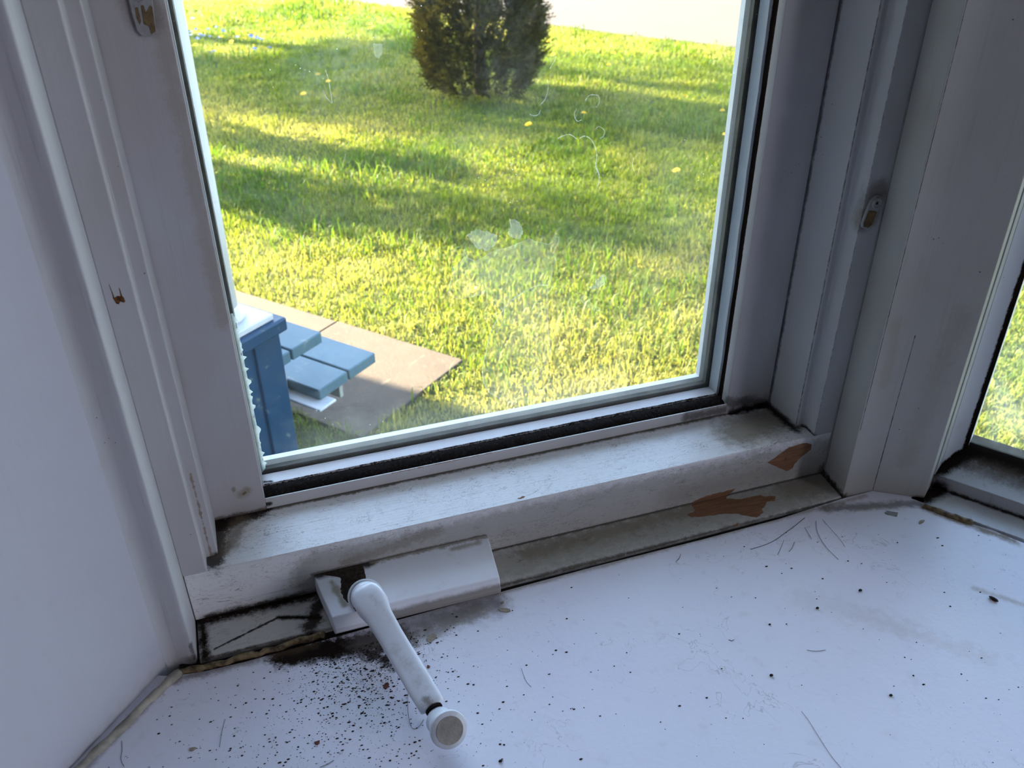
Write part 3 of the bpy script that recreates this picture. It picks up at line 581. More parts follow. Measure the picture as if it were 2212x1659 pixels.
H0 = Vector((0.0605, 0.6700, 0.0235)); H1 = Vector((0.0605, 0.6440, 0.0480)); hax = (H1-H0).normalized()
lathe('hub_collar', H0-hax*0.002, hax, [(0, 0.0184), (0.009, 0.0184), (0.0108, 0.0175), (0.0110, 0.0163), (0.0095, 0.0160)], m_arm, crk, 40)
# arm: swept rounded bar from the hub down to the knob
KW = 1.18
A0 = Vector((0.0608, 0.6420, 0.0480)); A1 = Vector((0.0925, 0.5135, 0.0262))
adir = (A1-A0).normalized(); nup = (hax-adir*hax.dot(adir)).normalized(); sid = adir.cross(nup)
cross = []
for k in range(20):
    t_ = 2*math.pi*k/20; ct, st = math.cos(t_), math.sin(t_)
    cross.append((math.copysign(abs(ct)**0.45, ct), math.copysign(abs(st)**0.55, st)))
V = []; L = (A1-A0).length
st_ = [(-0.0148, 0.0030, 0.0035, 0.0), (-0.0138, 0.0070, 0.0060, 0.0), (-0.0115, 0.0105, 0.0078, 0), (-0.007, 0.0138, 0.0090, 0), (0.0, 0.0150, 0.0092, 0), (0.010, 0.0140, 0.0088, 0.0), (0.024, 0.0112, 0.0066, 0.0004), (0.05, 0.0104, 0.0054, -0.0006), (0.08, 0.0104, 0.0050, -0.0012), (0.11, 0.0106, 0.0048, -0.0008), (L-0.006, 0.0104, 0.0048, 0), (L, 0.0100, 0.0046, 0.0), (L+0.001, 0.0085, 0.0036, 0.0)]
for (s_, hw, hh, off) in st_:
    c_ = A0+adir*s_+nup*off
    for (a, b) in cross: V.append(c_+sid*a*hw*(KW if s_ > 0.005 else 1.06)+nup*b*hh)
f = []; nn = 20
for i in range(len(st_)-1):
    for k in range(nn): q = (k+1) % nn; f.append((i*nn+k, i*nn+q, (i+1)*nn+q, (i+1)*nn+k))
f += [tuple(range(nn-1, -1, -1)), tuple((len(st_)-1)*nn+k for k in range(nn))]
arm = mesh('arm', V, f, m_arm, crk, smooth=True)
lathe('arm_hub', H0+hax*0.006, hax, [(0, 0.0158), (0.018, 0.0158), (0.0225, 0.0150), (0.0265, 0.0128), (0.029, 0.0095), (0.0300, 0.004)], m_arm, crk, 40)
D = Vector((0.0995, 0.4765, 0.0360)); K0 = Vector((0.0955, 0.5050, 0.0165)); kax = (D-K0).normalized(); kl = (D-K0).length
m_knob = plain('knob_plastic', (0.64, 0.66, 0.70), 0.4, 0.2, 60, spec=0.45)
knob = lathe('knob', K0, kax, [(0, 0.0105), (0.004, 0.0125), (0.010, 0.0120), (0.016, 0.0130), (kl-0.010, 0.0152), (kl-0.004, 0.0168), (kl-0.001, 0.0163), (kl, 0.0144), (kl+0.0002, 0.004)], m_knob, crk, 40)
tag(lathe('knob_face', D, kax, [(-0.0006, 0.0126), (0.0005, 0.0122), (0.0006, 0.002)], plain('knob_face_grime', (0.33, 0.30, 0.27), 0.55, 0.35, 120, bump=0.5), knob, 40), 'worn grey knob face')
lathe('knob_neck_grime', K0+Vector((-0.0015, 0.006, 0.0065)), (A0-A1).normalized(), [(0, 0.0082), (0.0016, 0.0082)], m_mould, crk, 20)

# ================================================================ window_2
w2 = empty('window_2', (0.90, 0.50, 0.0)); tag(w2, 'second white window past the angled post, black mould on its ledge', 'window', kind='structure')
m_w2 = paint('second_frame_paint', (0.50, 0.50, 0.49), 0.45, specks=0.1, grain=(80, 80, 80), grain_amt=0.2, segs=[
    ((0.775, 0.640, 0.0), (0.775, 0.640, 0.06), 0.001, 0.006, MOLD, 1.0, 0.006)])
def q2(t_, n): p = E0+RD*t_+RN*n; return (p.x, p.y)
N0 = 0.964-0.9735                      # plane offsets measured along RN from E0
m_w2s = paint('second_ledge_paint', (0.50, 0.50, 0.52), 0.4, specks=0.2, grain=(160, 160, 40), grain_amt=0.45, segs=[
    ((*q2(-0.01, 0.031), 0.0), (*q2(1.0, 0.031), 0.0), 0.001, 0.006, MOLD, 0.95, 0.006),
    ((*q2(0.0, 0.0), 0.0), (*q2(0.012, 0.03), 0.0), 0.006, 0.020, MOLD, 1.0, 0.012),
    ((*q2(0.02, 0.088), 0.04), (*q2(0.9, 0.088), 0.04), 0.020, 0.036, MOLD, 1.0, 0.020),
    ((*q2(0.02, 0.06), 0.03), (*q2(0.10, 0.06), 0.03), 0.003, 0.020, (0.12, 0.09, 0.07), 0.7, 0.02),
    ((*q2(0.0, 0.04), 0.025), (*q2(0.03, 0.09), 0.045), 0.010, 0.022, MOLD, 1.0, 0.012)])
prism('frame_ledge', [q2(-0.012, -0.0105), q2(0.93, -0.0105), q2(0.93, 0.06), q2(-0.012, 0.06)], -0.028, 0.0, m_w2s, w2, 0.001)
def wedge(name, t0, t1, prof, mat, par):
    k = len(prof); v = [(*q2(t0, n), z) for n, z in prof]+[(*q2(t1, n), z) for n, z in prof]
    f = [tuple(range(k)), tuple(range(2*k-1, k-1, -1))]+[(i, i+k, (i+1) % k+k, (i+1) % k) for i in range(k)]
    o = mesh(name, v, f, mat, par, 0.0008)
    b_ = bmesh.new(); b_.from_mesh(o.data); bmesh.ops.recalc_face_normals(b_, faces=b_.faces); b_.to_mesh(o.data); b_.free(); return o
wedge('bottom_rail', 0.0, 0.93, [(0.0300, 0.0), (0.0300, 0.0190), (0.050, 0.024), (0.080, 0.040), (0.088, 0.043), (0.110, 0.043), (0.110, 0.0)], m_w2s, w2)
m_w2l = paint('second_stile_paint', (0.72, 0.72, 0.78), 0.4, specks=0.04, segs=[
    ((*q2(0.0225, 0.078), 0.03), (*q2(0.0225, 0.078), 1.2), 0.0030, 0.0065, MOLD, 1.0, 0.006),
    ((*q2(0.0, 0.05), 0.02), (*q2(0.03, 0.08), 0.04), 0.004, 0.009, MOLD, 1.0, 0.008)])
prism('side_jamb', [q2(-0.02, 0.030), q2(0.0030, 0.030), q2(0.0045, 0.050), q2(0.0045, 0.11), q2(-0.02, 0.11)], 0.0, TOP, m_w2, w2, 0.0006)
prism('sash_stile', [q2(0.0045, 0.048), q2(0.0200, 0.076), q2(0.0245, 0.079), q2(0.0245, 0.105), q2(0.0045, 0.105)], 0.022, TOP, m_w2l, w2, 0.0006)
prism('side_jamb', [q2(0.905, 0.030), q2(0.93, 0.030), q2(0.93, 0.11), q2(0.905, 0.11)], 0.0, TOP, m_w2, w2, 0.0006)
wedge('head_jamb', -0.02, 0.93, [(0.030, TOP-0.03), (0.110, TOP-0.03), (0.110, TOP+0.03), (0.030, TOP+0.03)], m_w2, w2)
prism('glass_pane', [q2(0.020, 0.0885), q2(0.91, 0.0885), q2(0.91, 0.0915), q2(0.020, 0.0915)], 0.040, TOP-0.02, glass_mat('second_glass', 0.10), w2, 0)
prism('end_casing', [q2(0.93, -0.01), q2(1.1, -0.01), q2(1.1, 0.14), q2(0.93, 0.14)], -0.03, 2.4, m_w2, w2, 0.001)

# ================================================================ crumbs and hairs on the board
m_chip = plain('chip_grey', (0.26, 0.25, 0.26), 0.6, 0.4, 300); m_chipt = plain('chip_tan', (0.36, 0.30, 0.22), 0.6, 0.4, 300); m_rust = plain('chip_rust', (0.16, 0.05, 0.03), 0.7, 0.5, 300); m_blk = plain('crumb', (0.03, 0.022, 0.02), 0.8, 0.5, 300)
def chip(poly, mat, label, z=0.0009, th=0.0007, grp='loose chips on the sill board', nm='paint_chip', z0=0.0, cat='paint chip'):
    cx = sum(p[0] for p in poly)/len(poly); cy = sum(p[1] for p in poly)/len(poly)
    o = slab_from(nm, [(x, y, z0+z) for x, y in poly], (0, 0, 1), th, mat, None, 0, origin=(cx, cy, z0)); return tag(o, label, cat, grp)
def blob(cx, cy, r, n=7, seed=1, ex=1.0, ang=0.0):
    rr = random.Random(seed); out = []
    for k in range(n):
        t_ = 2*math.pi*k/n; q = r*rr.uniform(0.7, 1.25); a, b = math.cos(t_)*q*ex, math.sin(t_)*q
        out.append((cx+a*math.cos(ang)-b*math.sin(ang), cy+a*math.sin(ang)+b*math.cos(ang)))
    return out
chip([(0.6819,0.625),(0.687,0.6269),(0.6968,0.6198),(0.6908,0.6146),(0.688,0.6167),(0.6822,0.6219)], m_chip, 'grey lozenge of paint lying on the sill board below the angled post')
chip(blob(0.712, 0.5975, 0.0020, 9, 4, 3.0, 0.3), m_chipt, 'thin cream curl of paint on the board near the second window')
chip(blob(0.1985, 0.6262, 0.0033, 9, 2, 1.7, -0.6), m_chipt, 'tan flake of paint at the right end of the crank cover')
chip(blob(0.2000, 0.6365, 0.0018, 7, 3), m_chipt, 'tiny tan crumb of paint just behind the larger flake by the crank cover')
chip(blob(0.1160, 0.6140, 0.0042, 9, 5, 1.3, 0.9), m_chipt, 'tan flake in the dark smudge to the right of the crank arm')
chip(blob(0.0595, 0.5700, 0.0026, 8, 6, 1.6, 0.9), m_rust, 'dark red flake to the left of the middle of the crank arm')
chip(blob(0.1040, 0.5795, 0.0019, 7, 7), m_rust, 'dark red crumb touching the right edge of the crank arm')
chip(blob(-0.012, 0.5290, 0.0020, 8, 8, 1.5), m_rust, 'small brown crumb among the specks left of the knob')
chip(blob(-0.1190, 0.5590, 0.0019, 8, 9, 2.0, -0.1), m_chipt, 'small orange brown sliver lying left of the crank on the speckled board')
chip(blob(0.5785, 0.7925, 0.0028, 8, 10, 2.2, 0.1), m_chip, 'pale curl of paint in the corner of the bottom rail under the right stile', z0=ZB)
P = []
o = lathe('seed_husk', (0.6950, 0.4745, 0.0016), (0.35, -0.93, 0.0), [(0, 0.0003), (0.0018, 0.0014), (0.005, 0.0019), (0.008, 0.0017), (0.0098, 0.0008), (0.0102, 0.0002)], plain('husk', (0.05, 0.035, 0.03), 0.6, 0.4, 400), n=14, origin=(0.697, 0.470, 0.0))
tag(o, 'dark brown pointed seed husk lying alone on the white sill board', 'seed husk')
for i, (x, y, r, lb) in enumerate([
    (0.5710, 0.5265, 0.0019, 'black crumb in the middle of the stained right part of the sill board'), (0.5120, 0.5200, 0.0016, 'black crumb left of the brownish scuffs on the board'),
    (0.4170, 0.4600, 0.0017, 'black crumb on the clean middle of the board, right of the knob'), (0.4520, 0.5170, 0.0012, 'tiny black crumb up left of the brownish scuffs'),
    (0.1390, 0.4570, 0.0016, 'black crumb just right of the round knob'), (0.5110, 0.4030, 0.0016, 'black crumb near the front edge of the clean board')]):
    v, f = tube_vf([(x-r, y, r*0.7), (x-r*0.4, y+r*0.1, r*0.8), (x+r*0.5, y, r*0.75), (x+r, y-r*0.2, r*0.6)], [r*0.4, r*0.8, r*0.75, r*0.3], 7)
    tag(mesh('dirt_crumb', v, f, m_blk, None, smooth=True, origin=(x, y, 0)), lb, 'crumb', 'larger crumbs on the sill board')
# fine grit, uncountable
v = []; f = []; rr = random.Random(12)
def grit(x, y, r, z=0.0):
    k = len(v); a0 = rr.uniform(0, 6.28); ex = rr.uniform(1, 2.0)
    for j in range(5):
        t_ = a0+2*math.pi*j/5; v.append((x+math.cos(t_)*r*ex, y+math.sin(t_)*r, z+0.0001))
    v.append((x, y, z+r*0.9+0.0002)); f.extend([(k+j, k+(j+1) % 5, k+5) for j in range(5)])
def inside(x, y):
    if y > 0.642 or (x+0.142)*0.747-(y-0.664)*0.664 < 0.004 or (y < 0.10): return False
    return (Vector((x, y))-E0).dot(RN) < -0.03
for _ in range(3200):
    z_ = rr.random()
    if z_ < 0.50: x, y = rr.gauss(0.045, 0.035), 0.628-abs(rr.gauss(0, 0.050))
    elif z_ < 0.86: x, y = rr.gauss(0.00, 0.085), rr.gauss(0.53, 0.055)
    else: x, y = rr.uniform(-0.2, 0.8), rr.uniform(0.30, 0.64)
    if inside(x, y): grit(x, y, min(rr.expovariate(1/0.00028)+0.00014, 0.0011))
tag(mesh('grit', v, f, m_blk), 'fine black grit scattered over the sill board around the crank', 'grit', kind='stuff')
m_hair = plain('hair', (0.05, 0.045, 0.05), 0.5, 0.1)
hairs = [([(0.4945,0.6223),(0.5116,0.6231),(0.5286,0.6262),(0.5444,0.6321),(0.5605,0.6382),(0.5851,0.6488)], 'long dark hair curving down left from the ledge below the bare wood patch', .00030),
 ([(0.5395,0.6235),(0.5301,0.6144),(0.5184,0.6042)], 'short hair hanging just under the long curved hair', .00022),
 ([(0.5494,0.6167),(0.5405,0.6086),(0.5335,0.6044)], 'short wavy hair right of the hanging short one', .00022),
 ([(0.5944,0.6395),(0.5838,0.6208),(0.5785,0.5977),(0.5792,0.5755)], 'long thin hair running forward over the board below the window corner', .00022),
 ([(0.6035,0.64),(0.6025,0.619),(0.6014,0.601),(0.5989,0.5906)], 'faint hair beside the long forward one, nearest the angled post', .00018),
 ([(0.5751,0.6343),(0.5728,0.6223),(0.5704,0.614)], 'stubby bent hair between the long hairs', .00022),
 ([(0.4156,0.6419),(0.4097,0.6353),(0.404,0.6319)], 'small hair lying alone close to the ledge, middle of the board', .00022),
 ([(0.4688,0.476),(0.4762,0.4718),(0.4866,0.4699)], 'faint grey hair lying flat in front of the brownish scuffs', .00022),
 ([(0.4014,0.5133),(0.4037,0.5111),(0.4068,0.5118)], 'tiny curved lint hair in the clean middle of the board', .00025),
 ([(0.4209,0.4156),(0.4211,0.404),(0.4192,0.3823),(0.4184,0.3665),(0.4194,0.3545)], 'long pale hair running off toward the front of the board', .00018),
 ([(0.0801,0.5642),(0.0733,0.5346),(0.0729,0.5169),(0.0783,0.515),(0.0851,0.5216)], 'looped hair beside the lower end of the crank arm', .00018),
 ([(0.1901,0.5481),(0.1894,0.5324),(0.1919,0.5238)], 'wavy hair right of the crank arm on clean board', .00018),
 ([(-0.0131,0.5035),(-0.0061,0.5044),(-0.0003,0.5064)], 'short pale hair left of the knob near the front of the board', .00022),
 ([(-0.1798,0.5887),(-0.1789,0.5786),(-0.1796,0.5693),(-0.1766,0.5603)], 'crooked hair next to the pale caulk bead', .00020),
 ([(-0.0893,0.582),(-0.0927,0.5701),(-0.0958,0.5529)], 'straight hair among the specks near the pale caulk', .00018)]
for i, (P, lb, r) in enumerate(hairs):
    c = P[len(P)//2]; V, Fc = tube_vf(smooth_path([(p[0], p[1], 0.0004) for p in P], 6), r, 5)
    tag(mesh('hair_strand', V, Fc, m_hair, None, smooth=True, origin=(c[0], c[1], 0)), lb, 'hair', 'hairs on the sill board')

# ================================================================ OUTDOORS
GZ = -1.06
t = NT('lawn_soil'); n1 = t.noise(1.6, 5, 0.6); n2 = t.noise(28, 4, 0.7)
c = t.mix(t.mr(n1, 0.35, 0.65), (0.0310, 0.0496, 0.0093), (0.0744, 0.0744, 0.0217)); c = t.mix(t.mr(n2, 0.4, 0.7, 0, 0.6), c, (0.09, 0.08, 0.035))
t.link(c, t.b.inputs['Base Color']); t.b.inputs['Roughness'].default_value = 0.9; t.b.inputs['Specular IOR Level'].default_value = 0.1; t.bump(n2, 0.6, 0.02); m_soil = t.m
tag(mesh('ground', [(-40, -6, GZ), (60, -6, GZ), (60, 70, GZ), (-40, 70, GZ)], [(0, 1, 2, 3)], m_soil), 'green lawn ground beyond the window', 'ground', kind='structure')
# pale drive: everything past the line 0.82x + 0.57y = 8.63
t = NT('gravel'); n1 = t.noise(3, 4); n2 = t.noise(60, 3, 0.7); n3 = t.noise(8, 5, 0.7)
c = t.mix(t.mr(n1, 0.3, 0.7), (0.0379, 0.0277, 0.0208), (0.0439, 0.0323, 0.0245)); c = t.mix(t.mr(n2, 0.5, 0.7, 0, 0.5), c, (0.0508, 0.0393, 0.0314)); c = t.mix(t.mr(n3, 0.64, 0.70, 0, 0.45), c, (0.17, 0.10, 0.075))
t.link(c, t.b.inputs['Base Color']); t.b.inputs['Roughness'].default_value = 0.9; t.bump(n2, 0.3, 0.01)
qd = Vector((0.8215, 0.5702)); qn = Vector((-0.5702, 0.8215))
def q3(q, n): p = qd*q+qn*n; return (p.x, p.y)
P = [q3(8.63+0.04*math.sin(i*1.7)+0.025*math.sin(i*4.3), -30+i*0.5) for i in range(121)]
tag(prism('road_surface', P+[q3(16, 30), q3(16, -30)], GZ-0.05, GZ+0.012, t.m, bevel=0), 'pale pinkish gravel drive beyond the lawn', 'road', kind='structure')

# ---- grass
def in_poly_grid(X, Y):
    lawn = (X*qd.x+Y*qd.y < 8.60)
    return lawn
su = Vector((0.766, 0.643)); sv = Vector((-0.643, 0.766))      # across the steps, along the house
slabR = Vector((0.757, 2.876)); slabW = 0.372
def slab_mask(X, Y):
    dx, dy = X-slabR.x, Y-slabR.y; a = dx*su.x+dy*su.y; b = dx*sv.x+dy*sv.y
    return (a < 0.008) & (a > -0.60) & (b > -0.004)
def vnoise(X, Y, s, seed):
    r = np.random.default_rng(seed); G = r.random((128, 128)); x = X*s+17.3; y = Y*s+9.1
    xi = np.floor(x).astype(int); yi = np.floor(y).astype(int); fx = x-xi; fy = y-yi; fx = fx*fx*(3-2*fx); fy = fy*fy*(3-2*fy)
    g = lambda a, b: G[a % 128, b % 128]
    return (g(xi, yi)*(1-fx)+g(xi+1, yi)*fx)*(1-fy)+(g(xi, yi+1)*(1-fx)+g(xi+1, yi+1)*fx)*fy
def make_grass(name, N, seed, region, lmin, lmax, wmul, cols, keep=None, label=None):
    r = np.random.default_rng(seed); X, Y = region(r, N)
    ok = in_poly_grid(X, Y) & ~slab_mask(X, Y) & ~((X < 0.72) & (Y < 0.98)) & ((X*qd.x+Y*qd.y) > 1.0) & (((X-0.745)*RN.x+(Y-0.634)*RN.y) > 0.30)
    if keep is not None: ok &= keep(X, Y, r)
    X = X[ok]; Y = Y[ok]; n = len(X)
    dist = np.sqrt(X*X+Y*Y)
    cl = vnoise(X, Y, 2.2, seed+1); cl2 = vnoise(X, Y, 9.0, seed+2)
    Lh = (lmin+(lmax-lmin)*r.random(n)**1.3)*(0.6+0.8*cl*cl2*1.6)
    wd_ = (0.0016+0.0014*r.random(n))*wmul*(0.7+0.10*dist)
    an = r.random(n)*2*np.pi; lean = 0.15+0.75*r.random(n); la = an+r.normal(0, 0.6, n)+np.pi/2
    dx, dy = np.cos(an)*wd_, np.sin(an)*wd_; lx, ly = np.cos(la)*Lh*lean, np.sin(la)*Lh*lean
    V = np.zeros((n, 5, 3), np.float32)
    V[:, 0] = np.stack([X-dx, Y-dy, np.full(n, GZ)], 1); V[:, 1] = np.stack([X+dx, Y+dy, np.full(n, GZ)], 1)
    V[:, 2] = np.stack([X+dx*0.8+lx*0.35, Y+dy*0.8+ly*0.35, GZ+Lh*0.6], 1); V[:, 3] = np.stack([X-dx*0.8+lx*0.35, Y-dy*0.8+ly*0.35, GZ+Lh*0.6], 1)
    V[:, 4] = np.stack([X+lx, Y+ly, GZ+Lh*(1-0.45*lean)], 1)
    me = bpy.data.meshes.new(name); me.vertices.add(n*5); me.vertices.foreach_set('co', V.reshape(-1))
    b = (np.arange(n)*5)[:, None]; idx = np.concatenate([b+0, b+1, b+2, b+3, b+3, b+2, b+4], 1).astype(np.int32)
    me.loops.add(n*7); me.loops.foreach_set('vertex_index', idx.reshape(-1))
    me.polygons.add(n*2); st = np.stack([np.arange(n)*7, np.arange(n)*7+4], 1).reshape(-1).astype(np.int32); me.polygons.foreach_set('loop_start', st)
    me.update(calc_edges=True)
    pn = vnoise(X, Y, 0.9, 77)*0.6+vnoise(X, Y, 3.1, 78)*0.4+r.normal(0, 0.16, n)
    # drier beside the paving
    ds = np.abs((X-slabR.x)*su.x+(Y-slabR.y)*su.y); pn = pn+0.26*np.exp(-(ds/0.55)**2)
    pn = np.clip((pn-0.25)/0.55, 0, 1)[:, None]
    c0, c1, c2 = [np.array(c) for c in cols]
    C = np.where(pn < 0.5, c0*(1-pn*2)+c1*pn*2, c1*(2-pn*2)+c2*(pn*2-1))*(0.8+0.4*r.random(n))[:, None]
    C4 = np.ones((n, 5, 4), np.float32); C4[:, :, :3] = C[:, None, :]
    ca = me.color_attributes.new('tint', 'FLOAT_COLOR', 'POINT'); ca.data.foreach_set('color', C4.reshape(-1))
    me.materials.append(m_blade); o = bpy.data.objects.new(name, me); COL.objects.link(o); return o
def leafmat(name, attr=True, col=(0.1, 0.15, 0.04), tmul=1.6, tf=0.5, spec=0.25, rough=0.55):
    t = NT(name)
    if attr:
        a = t.n.new('ShaderNodeAttribute'); a.attribute_name = 'tint'; c = a.outputs['Color']
    else:
        c = t.mix(t.mr(t.noise(9, 3), 0.3, 0.7), col, tuple(x*0.55 for x in col))
    t.link(c, t.b.inputs['Base Color']); t.b.inputs['Roughness'].default_value = rough; t.b.inputs['Specular IOR Level'].default_value = spec
    tl = t.n.new('ShaderNodeBsdfTranslucent'); cc = t.mix(0.5, c, t.vm('MULTIPLY', c, (tmul*1.3, tmul*1.1, tmul*0.5)))
    t.link(cc, tl.inputs[0]); mx = t.n.new('ShaderNodeMixShader'); mx.inputs[0].default_value = tf
    t.link(t.b.outputs[0], mx.inputs[1]); t.link(tl.outputs[0], mx.inputs[2]); t.link(mx.outputs[0], t.out.inputs[0]); return t.m
m_blade = leafmat('grass_blade')
def reg(d0, d1, p):
    def fn(r, N):
        d = (d0**p+(d1**p-d0**p)*r.random(N))**(1/p); x = r.random(N)
        X0 = -0.35-0.06*d; X1 = 0.74*d+0.5; return X0+(X1-X0)*x, d
    return fn
COLS = [(0.0682, 0.1209, 0.0062), (0.1395, 0.1798, 0.0136), (0.2480, 0.2480, 0.0682)]
g = make_grass('grass', 430000, 3, reg(0.95, 13.2, 1.15), 0.022, 0.055, 0.85, COLS)
tag(g, 'mown grass of the sunlit lawn with dry yellow patches', 'grass', kind='stuff')
def reg2(r, N):
    d = 0.2+4.3*r.random(N)**0.8; a = np.radians(20+32*r.random(N)); return d*np.cos(a)+1.15, d*np.sin(a)+0.55
g = make_grass('grass', 70000, 8, reg2, 0.03, 0.07, 1.0, COLS)
tag(g, 'mown grass close to the house outside the second window', 'grass', kind='stuff')
def keep_tuft(X, Y, r): return (vnoise(X, Y, 1.3, 55) > 0.62) | (vnoise(X, Y, 3.4, 56) > 0.80)
g = make_grass('long_grass', 42000, 15, reg(1.0, 12.5, 1.3), 0.055, 0.11, 1.3, [(0.0372, 0.0930, 0.0050), (0.0744, 0.1302, 0.0093), (0.1240, 0.1426, 0.0279)], keep_tuft)
tag(g, 'taller bright green grass tufts standing above the mown lawn', 'grass', kind='stuff')

# ---- paving
t = NT('concrete_slab'); n1 = t.noise(5, 5, 0.6); n2 = t.noise(120, 3, 0.7)
c = t.mix(t.mr(n1, 0.3, 0.7), (0.0577, 0.0379, 0.0231), (0.0439, 0.0286, 0.0176)); c = t.mix(t.mr(n2, 0.55, 0.75, 0, 0.5), c, (0.22, 0.18, 0.14))
d = t.math('ADD', t.segdist((0.42, 2.80, GZ+0.02), (0.64, 2.98, GZ+0.02)), t.math('MULTIPLY', t.math('SUBTRACT', t.noise(14, 3), 0.5), 0.05))
c = t.mix(t.mr(d, 0.002, 0.006, 0.75, 0), c, (0.12, 0.09, 0.06))
t.link(c, t.b.inputs['Base Color']); t.b.inputs['Roughness'].default_value = 0.85; t.bump(n2, 0.4, 0.004); m_slab = t.m
def slab(b0, b1, label, dz=0.0):
    c = slabR+sv*b0; o = prism('paving_slab', [tuple(c), tuple(c-su*0.62), tuple(c-su*0.62+sv*(b1-b0)), tuple(c+sv*(b1-b0))], GZ-0.03, GZ+0.022+dz, m_slab, None, 0.004, origin=(c.x, c.y, GZ)); return tag(o, label, 'paving slab', 'walkway slabs')
slab(0.0, 0.642, 'cracked concrete paving slab at the end of the walkway, beyond the blue steps')
slab(0.652, 1.45, 'concrete paving slab behind the blue deck corner, second from the walkway end', -0.004)
slab(1.46, 2.3, 'concrete paving slab furthest back along the walkway', 0.0)

# ---- porch, steps
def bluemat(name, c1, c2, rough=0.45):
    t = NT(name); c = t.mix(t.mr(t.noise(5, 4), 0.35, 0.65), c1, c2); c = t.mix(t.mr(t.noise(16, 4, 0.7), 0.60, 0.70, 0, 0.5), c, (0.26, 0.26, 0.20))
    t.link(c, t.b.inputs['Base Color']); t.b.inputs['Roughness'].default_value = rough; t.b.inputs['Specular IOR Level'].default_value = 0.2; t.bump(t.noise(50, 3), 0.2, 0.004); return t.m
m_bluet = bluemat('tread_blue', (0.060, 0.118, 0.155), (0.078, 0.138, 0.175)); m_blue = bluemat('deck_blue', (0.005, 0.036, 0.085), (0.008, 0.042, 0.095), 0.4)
m_pw = paint('porch_white', (0.55, 0.54, 0.54), 0.45, specks=0.03, speck_scale=60, cracks=0.5)
m_pg = plain('porch_grey_white', (0.36, 0.36, 0.35), 0.6, 0.2, 30)
st = empty('porch_steps', (0.13, 2.50, GZ)); tag(st, 'light blue wooden porch steps of paired planks on white stringers', 'steps')
F2 = Vector((0.152, 2.311)); TH = 0.036
def tread(c, b0, z, w_, ln=0.95):
    obox('tread_plank', c+su*b0, su, w_, sv, ln, z-TH, z, m_bluet, st, 0.004, seg=3)
tread(F2, 0.0, -0.72, 0.131); tread(F2, 0.138, -0.72, 0.131)
F1 = Vector((0.0891, 2.2543)); tread(F1, 0.0, -0.535, 0.125); tread(F1, -0.134, -0.535, 0.127)
obox('base_board', F2-su*0.040-sv*0.034, su, 0.074, sv, 0.175, -0.7665, -0.7575, m_pw, st, 0.003)
obox('riser_post', F2-su*0.058+sv*0.125, su, 0.052, sv, 0.045, -0.7570, -0.574, m_pg, st, 0.002)
obox('foot_bracket', F2+su*0.172+sv*0.085, su, 0.016, sv, 0.05, -0.870, -0.757, m_pg, st, 0.002)
obox('tread_bearer', F2+sv*0.30-su*0.05, su, 0.30, sv, 0.036, -0.835, -0.757, m_pg, st, 0.002)
obox('tread_bearer', F1+sv*0.30-su*0.20, su, 0.31, sv, 0.036, -0.65, -0.572, m_pg, st, 0.002)
obox('foot_post', F2+sv*0.50-su*0.05, su, 0.09, sv, 0.09, GZ, -0.757, m_pg, st, 0.002)
obox('foot_post', F1+sv*0.55-su*0.14, su, 0.09, sv, 0.09, GZ, -0.572, m_pg, st, 0.002)
# deck, its skirt and corner post
DC = Vector((0.0838, 2.1047))
dk = empty('porch_deck', (-0.4, 2.6, GZ)); tag(dk, 'dark blue painted porch deck corner above the steps', 'porch deck', kind='structure')
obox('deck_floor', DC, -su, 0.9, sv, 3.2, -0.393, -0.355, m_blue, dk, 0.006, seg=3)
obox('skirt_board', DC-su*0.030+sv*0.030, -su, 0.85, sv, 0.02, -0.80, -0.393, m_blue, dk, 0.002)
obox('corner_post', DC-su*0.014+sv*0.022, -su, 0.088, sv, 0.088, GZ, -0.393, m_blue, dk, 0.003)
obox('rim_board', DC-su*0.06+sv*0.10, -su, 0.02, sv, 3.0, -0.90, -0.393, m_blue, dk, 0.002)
# column on its plinth
CC = Vector((-0.0747, 2.118)); col_ = empty('porch_column', (CC.x, CC.y, -0.355)); tag(col_, 'white porch column on a square plinth at the deck corner', 'column')
c = CC+su*0.088-sv*0.088
obox('plinth', Vector((0.0513, 2.1003)), -su, 0.178, sv, 0.178, -0.355, -0.338, m_pw, col_, 0.003)
lathe('column_base', (CC.x-0.010, CC.y, -0.338), (0, 0, 1), [(0, 0.066), (0.006, 0.071), (0.014, 0.070), (0.020, 0.062), (0.026, 0.056), (0.030, 0.0575), (0.036, 0.054)], m_pw, col_, 40)
V = []; f = []; nn = 48
for i, z in enumerate([-0.305, 0.0, 0.4, 0.9, 1.7, 2.9]):
    for k in range(nn):
        a = 2*math.pi*k/nn; r_ = 0.0485*(1-0.0035*(k % 4 == 0)); V.append((CC.x-0.004+0.0095*min(z+0.3, 1.2)+r_*math.cos(a), CC.y+r_*math.sin(a), z))
for i in range(5):
    for k in range(nn): q = (k+1) % nn; f.append((i*nn+k, i*nn+q, (i+1)*nn+q, (i+1)*nn+k))
f += [tuple(range(nn-1, -1, -1)), tuple(5*nn+k for k in range(nn))]
mesh('shaft', V, f, m_pw, col_, smooth=True)

# ---- rest of the house along the porch and an added shade wall, out of view to the left
def qpoly(q0, q1, n0, n1): return [q3(q0, n0), q3(q1, n0), q3(q1, n1), q3(q0, n1)]
tag(prism('wall_house', qpoly(-4.0, 0.26, 0.9, 3.99), GZ, 3.2, m_out, bevel=0), kind='structure')
tag(prism('added_shade_wall', qpoly(-4.0, 1.56, 4.0, 4.25), GZ, 3.4, m_out, bevel=0), kind='structure')  # unseen wall added so its shadow edge crosses the slab and steps
tag(prism('roof', qpoly(0.27, 1.40, 1.35, 3.99), 2.9, 3.0, m_out, bevel=0), kind='structure')

